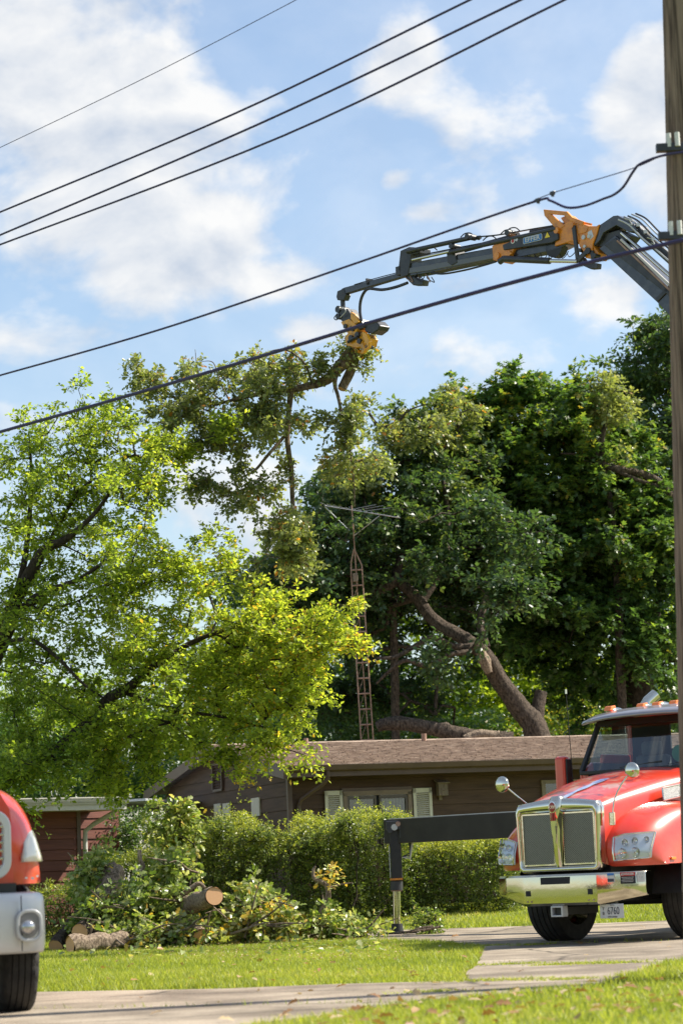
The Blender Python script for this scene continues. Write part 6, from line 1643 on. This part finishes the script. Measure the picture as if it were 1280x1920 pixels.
plant('tall_tree', 'tallest dark tree at the right edge whose top rises above the maple', 'tree', base_of(1290, 66), B, 5, 9, .45, .17, LEAF2, M['leaf_dark'], M['bark_oak'], paths, rtip=.007, seg=.5, frond=1.3)
# lighter oak spray in front of the maple
B = [(1140, 745, 60, 46, 40, .8, 40, .6), (1175, 770, 60, 24, 20, .5, 9, .6), (1130, 790, 60, 20, 16, .4, 5, .6), (1165, 860, 60, 18, 14, .4, 5, .6), (1110, 740, 60, 26, 30, .5, 12, .6)]
paths = [([base_of(1170, 60)] + PP((1165, 1300, 60), (1150, 1000, 60.3), (1128, 850, 60), (1138, 780, 60), (1142, 740, 60)), [.12, .11, .09, .06, .04, .02])]
plant('pale_young_oak', 'slender tree with a pale yellowish leafy top in front of the maple', 'tree', base_of(1170, 60), B, 5, 9, .34, .13, LEAF2, M['leaf_oak'], M['bark_oak'], paths, rtip=.006, tjit=.1, frond=.7)
# hazy light trees behind everything
def wood(name, label, B, mt, leaf=.2, nt=4):
    C, O, T = blob_points(B); V, Fc, tt, tb, te = sprays(C, O, nt, 8, .6, leaf, LEAF2, T, .25, .8, .9)
    o = link(name, np_mesh(name, V, Fc, mt, tt)); recentre(o); tag(o, label, 'trees', kind='stuff'); return o
B = [(1080, 1300, 76, 230, 90, 2.5, 300, .7), (860, 1330, 77, 200, 80, 2.5, 200, .3), (640, 1300, 77, 200, 110, 2.5, 240, .2), (420, 1340, 76, 180, 120, 2.5, 220, .3), (200, 1380, 76, 200, 110, 2.5, 240, .35), (20, 1380, 76, 160, 130, 2.5, 180, .3), (1250, 1200, 76, 90, 180, 2, 140, .7),
     (980, 1150, 78, 250, 160, 2, 260, .5), (700, 1100, 78, 220, 130, 2, 220, .5), (800, 930, 78, 120, 110, 1.5, 60, .9), (1100, 950, 78, 180, 160, 2, 180, .5), (480, 1180, 77, 130, 100, 2, 120, .4)]
wood('distant_wood', 'sunlit yellow green wood seen through gaps between the trunks behind the house', B, M['leaf_back'])
# shrub layer right behind the roof
B = [(1080, 1370, 66, 120, 50, 1.2, 90, .8), (700, 1370, 64, 120, 40, 1.2, 60, .2), (880, 1375, 66, 90, 36, 1.2, 50, .5), (520, 1400, 64, 120, 60, 1.2, 70, .2), (1220, 1350, 68, 90, 60, 1.2, 60, .8)]
wood('understorey', 'low leafy undergrowth directly behind the brown roof', B, M['leaf_maple'], leaf=.15, nt=5)
B = [(80, 1470, 60, 200, 50, 1.2, 120, .25), (250, 1480, 60, 120, 46, 1.2, 70, .3), (20, 1400, 62, 120, 80, 1.2, 80, .25)]
wood('shaded_thicket', 'shaded thicket of leaves behind the flat roof of the red house', B, M['leaf_maple'], leaf=.14, nt=5)
# fallen trunk behind the ridge
fl = thing('fallen_trunk', 'thick fallen grey trunk lying behind the roof ridge', 'log', base_of(830, 55))
g = G(); noisy_tube(g, PP((706, 1364, 55), (722, 1358, 55), (760, 1357, 55), (820, 1368, 55), (880, 1382, 55), (960, 1392, 55)), [.11, .14, .16, .17, .19, .24], 14); g.build('trunk', M['bark_oak'], fl, smooth=True, angle=80)
g = G(); noisy_tube(g, PP((870, 1386, 54.8), (900, 1378, 54.8), (935, 1381, 54.8)), [.10, .12, .12], 12); g.build('stub', M['bark_light'], fl, smooth=True, angle=80)

# ---- hedges (sheared blocks of small leaves on twigs)
def hedge(name, label, boxes, leaf=.045, mt=None, dens=260, tint=.4, rag=.1, base=None):
    """boxes: (px0, px1, py_top, Y front, depth m, taper)"""
    P = []; O = []; TTl = []
    for (p0, p1, pt, Y, dp, rg) in boxes:
        x0 = at(p0, 1640, Y)[0]; x1 = at(p1, 1640, Y)[0]; zt = at((p0 + p1) / 2, pt, Y)[2]; zb = float(gz(0, Y))
        w = x1 - x0; h = zt - zb
        for (n, f) in ((int(dens * w * h), 'front'), (int(dens * w * dp * .9), 'top'), (int(dens * h * dp * .5), 'l'), (int(dens * h * dp * .5), 'r'), (int(dens * .5 * w * h * dp), 'in')):
            u = rng.uniform(size=n); v = rng.uniform(size=n); j = rng.normal(size=n) * .05
            if f == 'front': q = np.stack([x0 + u * w, Y + j + .03 * np.sin(u * w * 4), zb + .04 + v * (h - .04)], 1); o_ = (0, -1, .2)
            if f == 'top': q = np.stack([x0 + u * w, Y + v * dp, zt + j + 0 * u], 1); o_ = (0, -.1, 1)
            if f == 'l': q = np.stack([x0 + j, Y + u * dp, zb + v * h], 1); o_ = (-1, 0, .2)
            if f == 'r': q = np.stack([x1 + j, Y + u * dp, zb + v * h], 1); o_ = (1, 0, .2)
            if f == 'in': q = np.stack([x0 + u * w, Y + v * dp, zb + rng.uniform(size=n) * h], 1); o_ = (0, 0, 1)
            # bumpy surface
            b = (np.sin(q[:, 0] * 5.1 + q[:, 2] * 3.3) + np.sin(q[:, 0] * 11.7 - q[:, 2] * 7.9 + 1) * .6 + np.sin(q[:, 2] * 9 + q[:, 1] * 6) * .5) * rg * .5
            q = q + np.array(o_) * b[:, None]
            if f == 'top': q[:, 2] += rng.exponential(size=n) * rg * .35
            P.append(q); O.append(np.tile(np.array(o_, float), (n, 1))); TTl.append(.5 * np.clip((q[:, 2] - zt + .22) / .22, 0, 1) ** 1.5)  # sunlit upper strip put into the leaf tint: lighter towards the top
    TT = np.concatenate(TTl); P = np.concatenate(P); O = unit(np.concatenate(O) + rng.normal(size=P.shape) * .4)
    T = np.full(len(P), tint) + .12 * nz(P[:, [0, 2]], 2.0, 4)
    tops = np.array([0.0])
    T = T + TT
    root = thing(name, label, 'hedge', (P[:, 0].mean(), P[:, 1].mean(), float(gz(0, P[:, 1].mean()))))
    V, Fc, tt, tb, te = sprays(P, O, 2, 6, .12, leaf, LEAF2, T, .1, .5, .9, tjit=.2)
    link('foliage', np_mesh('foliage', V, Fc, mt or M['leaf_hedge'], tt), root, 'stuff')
    # inner stems
    n = int(len(P) * .12); idx = rng.choice(len(P), n, replace=False); E = P[idx]; S = E.copy(); S[:, 2] = np.maximum(S[:, 2] - rng.uniform(.3, .9, n), float(gz(0, P[:, 1].mean()))); S[:, 1] += .25; S[:, 0] += rng.normal(size=n) * .15
    V, Fc = edges_geo(S, E, np.full(n, .008), np.full(n, .004), 3); link('stems', np_mesh('stems', V, Fc, M['bark_dark'], None), root, 'stuff')
    return root
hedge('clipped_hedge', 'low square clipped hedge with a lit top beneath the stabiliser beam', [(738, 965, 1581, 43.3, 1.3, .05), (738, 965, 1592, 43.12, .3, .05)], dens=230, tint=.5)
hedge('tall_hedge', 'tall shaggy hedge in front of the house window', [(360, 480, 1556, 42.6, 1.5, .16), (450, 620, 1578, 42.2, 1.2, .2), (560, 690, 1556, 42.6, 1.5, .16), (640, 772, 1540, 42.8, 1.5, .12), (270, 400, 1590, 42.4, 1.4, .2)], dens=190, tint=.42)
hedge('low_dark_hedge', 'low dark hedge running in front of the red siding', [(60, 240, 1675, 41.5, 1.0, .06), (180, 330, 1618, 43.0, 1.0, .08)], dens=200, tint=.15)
# shaggy top shoots of the tall hedge
def sprig(px, py, Y, r, label, cat='shrub', name='shrub', mt=None, n=60, leaf=.07, tint=.4, ry=None, tmpl=LEAF2, nt=5, tw=.18, group=None, rd=None):
    b = at(px, py, Y); base = (b[0], b[1], float(gz(0, Y)))
    return plant(name, label, cat, base, [(px, py, Y, r, ry or r, rd or (r / (F / Y)), n, tint)], nt, 7, tw, leaf, tmpl, mt or M['leaf_hedge'], M['bark_dark'], (), rtip=.003, seg=.15, crown='foliage', shell=.5, group=group)
sprig(235, 1570, 45.5, 62, 'rounded green shrub in front of the carport', ry=52, n=150, leaf=.06, mt=M['leaf_maple'], tint=.45, rd=.8)
sprig(332, 1548, 41.5, 44, 'pale green leafy shrub standing above the brush pile', ry=50, n=36, leaf=.12, mt=M['leaf_brush'], tint=.6, tmpl=LEAF_OAK, rd=.3)
sprig(150, 1660, 43, 20, 'thin dark shrub against the red siding', ry=60, n=26, leaf=.05, tint=.1, rd=.2)
for (px, py, r, k_) in ((400, 1560, 38, 1), (490, 1575, 38, 2), (590, 1575, 32, 3), (655, 1548, 24, 4), (735, 1548, 20, 5), (560, 1605, 46, 6), (450, 1620, 56, 7)):
    lab = {1: 'loose shrub shoots above the left end of the tall hedge', 2: 'loose shrub shoots below the gable boards', 3: 'leafy shoots rising beside the downspout', 4: 'leafy shoots rising in front of the left shutter', 5: 'leafy shoots rising in front of the window panes', 6: 'feathery bush bulging from the tall hedge middle', 7: 'shaggy bush left of the feathery bush in the tall hedge'}[k_]
    sprig(px, py, 42.2, r, lab, ry=r * .8, n=34, leaf=.06, tint=.5, rd=.4, tw=.15, group='loose shrubs along the tall hedge')

# ================================================================== BRUSH PILE AND LOGS
def log(label, a, b, r0, r1, mt=None, cut=(1, 1), group='cut logs lying on the lawn', name='log'):
    a = np.array(a); b = np.array(b)
    o = thing(name, label, 'log', tuple((a + b) / 2 - np.array([0, 0, r0])), group=group)
    g = G(); n = 18; K = 12; P = [a + (b - a) * i / K + np.array([0, 0, .02 * math.sin(i * 1.3)]) for i in range(K + 1)]
    bse = 0; g.tube(P, [r0 + (r1 - r0) * i / K for i in range(K + 1)], n, cap=False)
    ridge = [random.uniform(-.09, .09) for _ in range(n)]
    for i in range(K + 1):
        for j in range(n):
            v = np.array(g.v[i * n + j]); dv = v - P[i]; g.v[i * n + j] = tuple(P[i] + dv * (1 + ridge[j] + random.uniform(-.05, .05)))
    g.build('bark', mt or M['bark_oak'], o, smooth=True, angle=70)
    d = unit(b - a)
    for e, (c, nn, r_) in enumerate(((a, -d, r0), (b, d, r1))):
        if cut[e]:
            g = G(); g.disc(c + nn * .004, nn, r_ * .97, 24); me_o = g.build('cut_end', M['cut_wood'], o)
            me = me_o.data
            for v in me.vertices: v.co = v.co - Vector(c)
            me_o.matrix_parent_inverse = me_o.matrix_parent_inverse @ Matrix.Identity(4); me_o.location = Vector(c)
            me_o.matrix_parent_inverse = o.matrix_basis.inverted()
    return o
def gp_(px, py, r): 
    d = ray(px, py); return CAM + d * ((r - CH) / d[2])
p = lambda px, py, Y: at(px, py, Y)
log('pale barked log lying in front of the brush pile, nearest the grass', p(132, 1772, 35.1), p(235, 1763, 35.6), .135, .12, M['bark_light'])
log('short log tucked behind the pale barked front log', p(150, 1748, 35.9), p(215, 1722, 37.2), .13, .12)
log('log at the left end of the pile, half in shade', p(105, 1775, 36.4), p(170, 1690, 37.5), .12, .10)
log('thick log with a bright round cut end pointing right, on top of the pile', p(345, 1700, 36.6), p(402, 1680, 35.3), .135, .135, M['bark_light'], cut=(0, 1))
log('split log slanting down under the thick topmost log', p(305, 1705, 36.8), p(375, 1756, 35.6), .13, .12, M['bark_light'])
log('upright pale trunk piece behind the leaves at the left of the pile', p(185, 1700, 37), p(215, 1635, 37.6), .18, .17, M['bark_light'])
log('short log half hidden under leaves in the middle of the pile', p(240, 1765, 36.2), p(345, 1745, 36.2), .12, .11, M['bark_light'])
br = thing('broken_limb', 'crooked bare limb standing out at the right end of the brush pile', 'branch', ground(600, 1752))
g = G(); noisy_tube(g, PP((540, 1745, 36.5), (585, 1740, 36.3), (600, 1715, 36.2), (614, 1685, 36.2), (612, 1660, 36.2), (590, 1648, 36.2), (587, 1632, 36.2), (592, 1624, 36.2)), [.06, .07, .055, .045, .04, .03, .022, .012], 10); g.build('limb', M['bark_light'], br, smooth=True, angle=80)
g = G(); noisy_tube(g, PP((618, 1664, 36.2), (640, 1658, 36.2), (662, 1655, 36.2)), [.025, .015, .006], 6); g.build('twig', M['bark_light'], br, smooth=True)
g = G(); noisy_tube(g, PP((600, 1705, 36.2), (606, 1690, 36.1), (604, 1672, 36.1)), [.012, .01, .006], 6); g.build('twig', M['bark_light'], br, smooth=True)
C, O, T = blob_points([(616, 1638, 36.2, 18, 16, .1, 10, .95), (610, 1715, 36, 20, 30, .2, 12, .5)])
V, Fc, tt, tb, te = sprays(C, O, 2, 5, .12, .09, LEAF_OAK, T); link('leaves', np_mesh('leaves', V, Fc, M['leaf_brush'], tt), br, 'stuff')
st = thing('branch_stub', 'short bare branch stub pointing straight up from the pile', 'branch', ground(265, 1750))
g = G(); noisy_tube(g, PP((268, 1700, 36.8), (267, 1650, 36.8), (268, 1625, 36.8), (263, 1612, 36.8), (262, 1594, 36.8)), [.05, .045, .04, .035, .03], 10); g.build('stub', M['bark_light'], st, smooth=True, angle=80)
g = G(); noisy_tube(g, PP((320, 1690, 36.6), (350, 1672, 36.5), (372, 1657, 36.5), (385, 1665, 36.5)), [.04, .04, .035, .02], 8); o = g.build('bent_branch', M['bark_light'], smooth=True); recentre(o); tag(o, 'grey bent branch resting behind the bright cut log end', 'branch')
def brush(px, py, Y, rx, ry, n, label, tint=.5, leaf=.105, rd=.5):
    base = (at(px, py, Y)[0], Y, 0)
    o = plant('cut_brush', label, 'brush', base, [(px, py, Y, rx, ry, rd, n, tint)], 4, 7, .22, leaf, LEAF_OAK, M['leaf_brush'], M['bark_dark'], (), rtip=.004, seg=.2, crown='leaves', group='heaps of cut oak brush', spread=1.1, flat=.4, shell=.55)
    s_ = F / Y; c = at(px, py, Y)
    for q in range(3 if rx < 40 else 8):     # bare broken sticks poking out of the heap
        a = c + np.array([random.uniform(-.8, .8) * rx / s_, random.uniform(-.3, .2) - .15, random.uniform(-.5, .3) * ry / s_])
        d = unit(np.array([random.uniform(-1, 1), random.uniform(-.6, .1), random.uniform(-.15, .5)])); L_ = random.uniform(.35, .9) * (rx / s_ + .25)
        m1 = a + d * L_ * .5 + np.array([0, 0, random.uniform(-.05, .08)]); g = G(); noisy_tube(g, [a - d * .2, a, m1, a + d * L_], [.022, .02, .014, .006], 6, sub=3); g.build('stick', M['bark_light'] if q % 2 else M['bark_mid'], o, smooth=True)
    return o
brush(175, 1640, 37.5, 34, 36, 40, 'tuft of cut leafy oak at the left end of the pile by the red siding', .55)
brush(200, 1712, 36.6, 60, 28, 56, 'heap of cut oak leaves above the front logs', .4)
brush(280, 1692, 36.6, 62, 38, 84, 'large heap of cut oak leaves in the middle of the pile', .5)
brush(330, 1620, 36.9, 30, 22, 22, 'small leafy tip rising from the middle of the brush pile', .55)
brush(300, 1754, 35.8, 110, 16, 60, 'low scatter of cut leaves in front of the slanting split log', .6, rd=.4)
brush(475, 1694, 36.4, 50, 28, 60, 'leafy heap just right of the bright cut log end', .6)
brush(500, 1736, 36.0, 80, 28, 110, 'broad silvery heap of oak leaves at the right of the pile', .75)
brush(640, 1742, 36.3, 60, 16, 34, 'thin trailing brush between the crooked limb and the stabiliser foot', .6, leaf=.1)
brush(672, 1754, 36.0, 34, 5, 10, 'leafy scraps just left of the stabiliser foot', .5, leaf=.1, rd=.3)
brush(800, 1733, 37.4, 22, 22, 34, 'small grey green twiggy clump on the grass beside the stabiliser', .35, leaf=.06, rd=.2)
# chips and twigs scattered round the pile
n = 260; X_ = rng.uniform(90, 720, n); P = np.array([ground(x, y) for x, y in zip(X_, rng.uniform(1755, 1800, n))]); P[:, 2] = .06
V, Fc, tt = leaf_geo(P, rng.normal(size=(n, 3)) * np.array([1, 1, .3]), unit(rng.normal(size=(n, 3)) * .5 + np.array([0, 0, 1.])), rng.uniform(.06, .14, n), LEAF_OAK, rng.uniform(.2, 1, n))
o = link('scattered_leaves', np_mesh('scattered_leaves', V, Fc, M['leaf_brush'], tt)); tag(o, 'loose green leaves dropped on the grass in front of the brush pile', 'leaves', kind='stuff')

# ---- trees on the far side of the street behind the photographer, mirrored in the chrome and glass
n = 700
C = np.stack([rng.uniform(-45, 45, n), rng.uniform(-42, -32, n), 1.2 + rng.uniform(0, 1, n) * (6.5 + 2.5 * np.sin(np.linspace(0, 40, n)))], 1)
V, Fc, tt, tb, te = sprays(C, unit(rng.normal(size=C.shape)), 4, 6, 1.6, .6, LEAF2, np.full(n, .3), .2, .8, .9)
o = link('street_trees', np_mesh('street_trees', V, Fc, M['leaf_maple'], tt)); recentre(o); tag(o, 'row of leafy trees across the street, seen only as reflections in the chrome', 'trees', kind='stuff')

# sawdust and chips from the cutting
n = 2600; X_ = np.concatenate([rng.normal(400, 130, n // 2), rng.uniform(100, 760, n - n // 2)]); P = np.array([ground(x, y) for x, y in zip(X_, rng.uniform(1757, 1806, n))]); P[:, 2] = rng.uniform(.03, .075, n)
V, Fc, tt = leaf_geo(P, rng.normal(size=(n, 3)) * np.array([1, 1, .3]), unit(rng.normal(size=(n, 3)) * .5 + np.array([0, 0, 1.])), rng.uniform(.012, .035, n), LEAF2, rng.uniform(.5, 1, n))
o = link('wood_chips', np_mesh('wood_chips', V, Fc, M['dry_leaf'], tt)); tag(o, 'pale wood chips sprinkled over the grass before the cut logs', 'wood chips', kind='stuff')
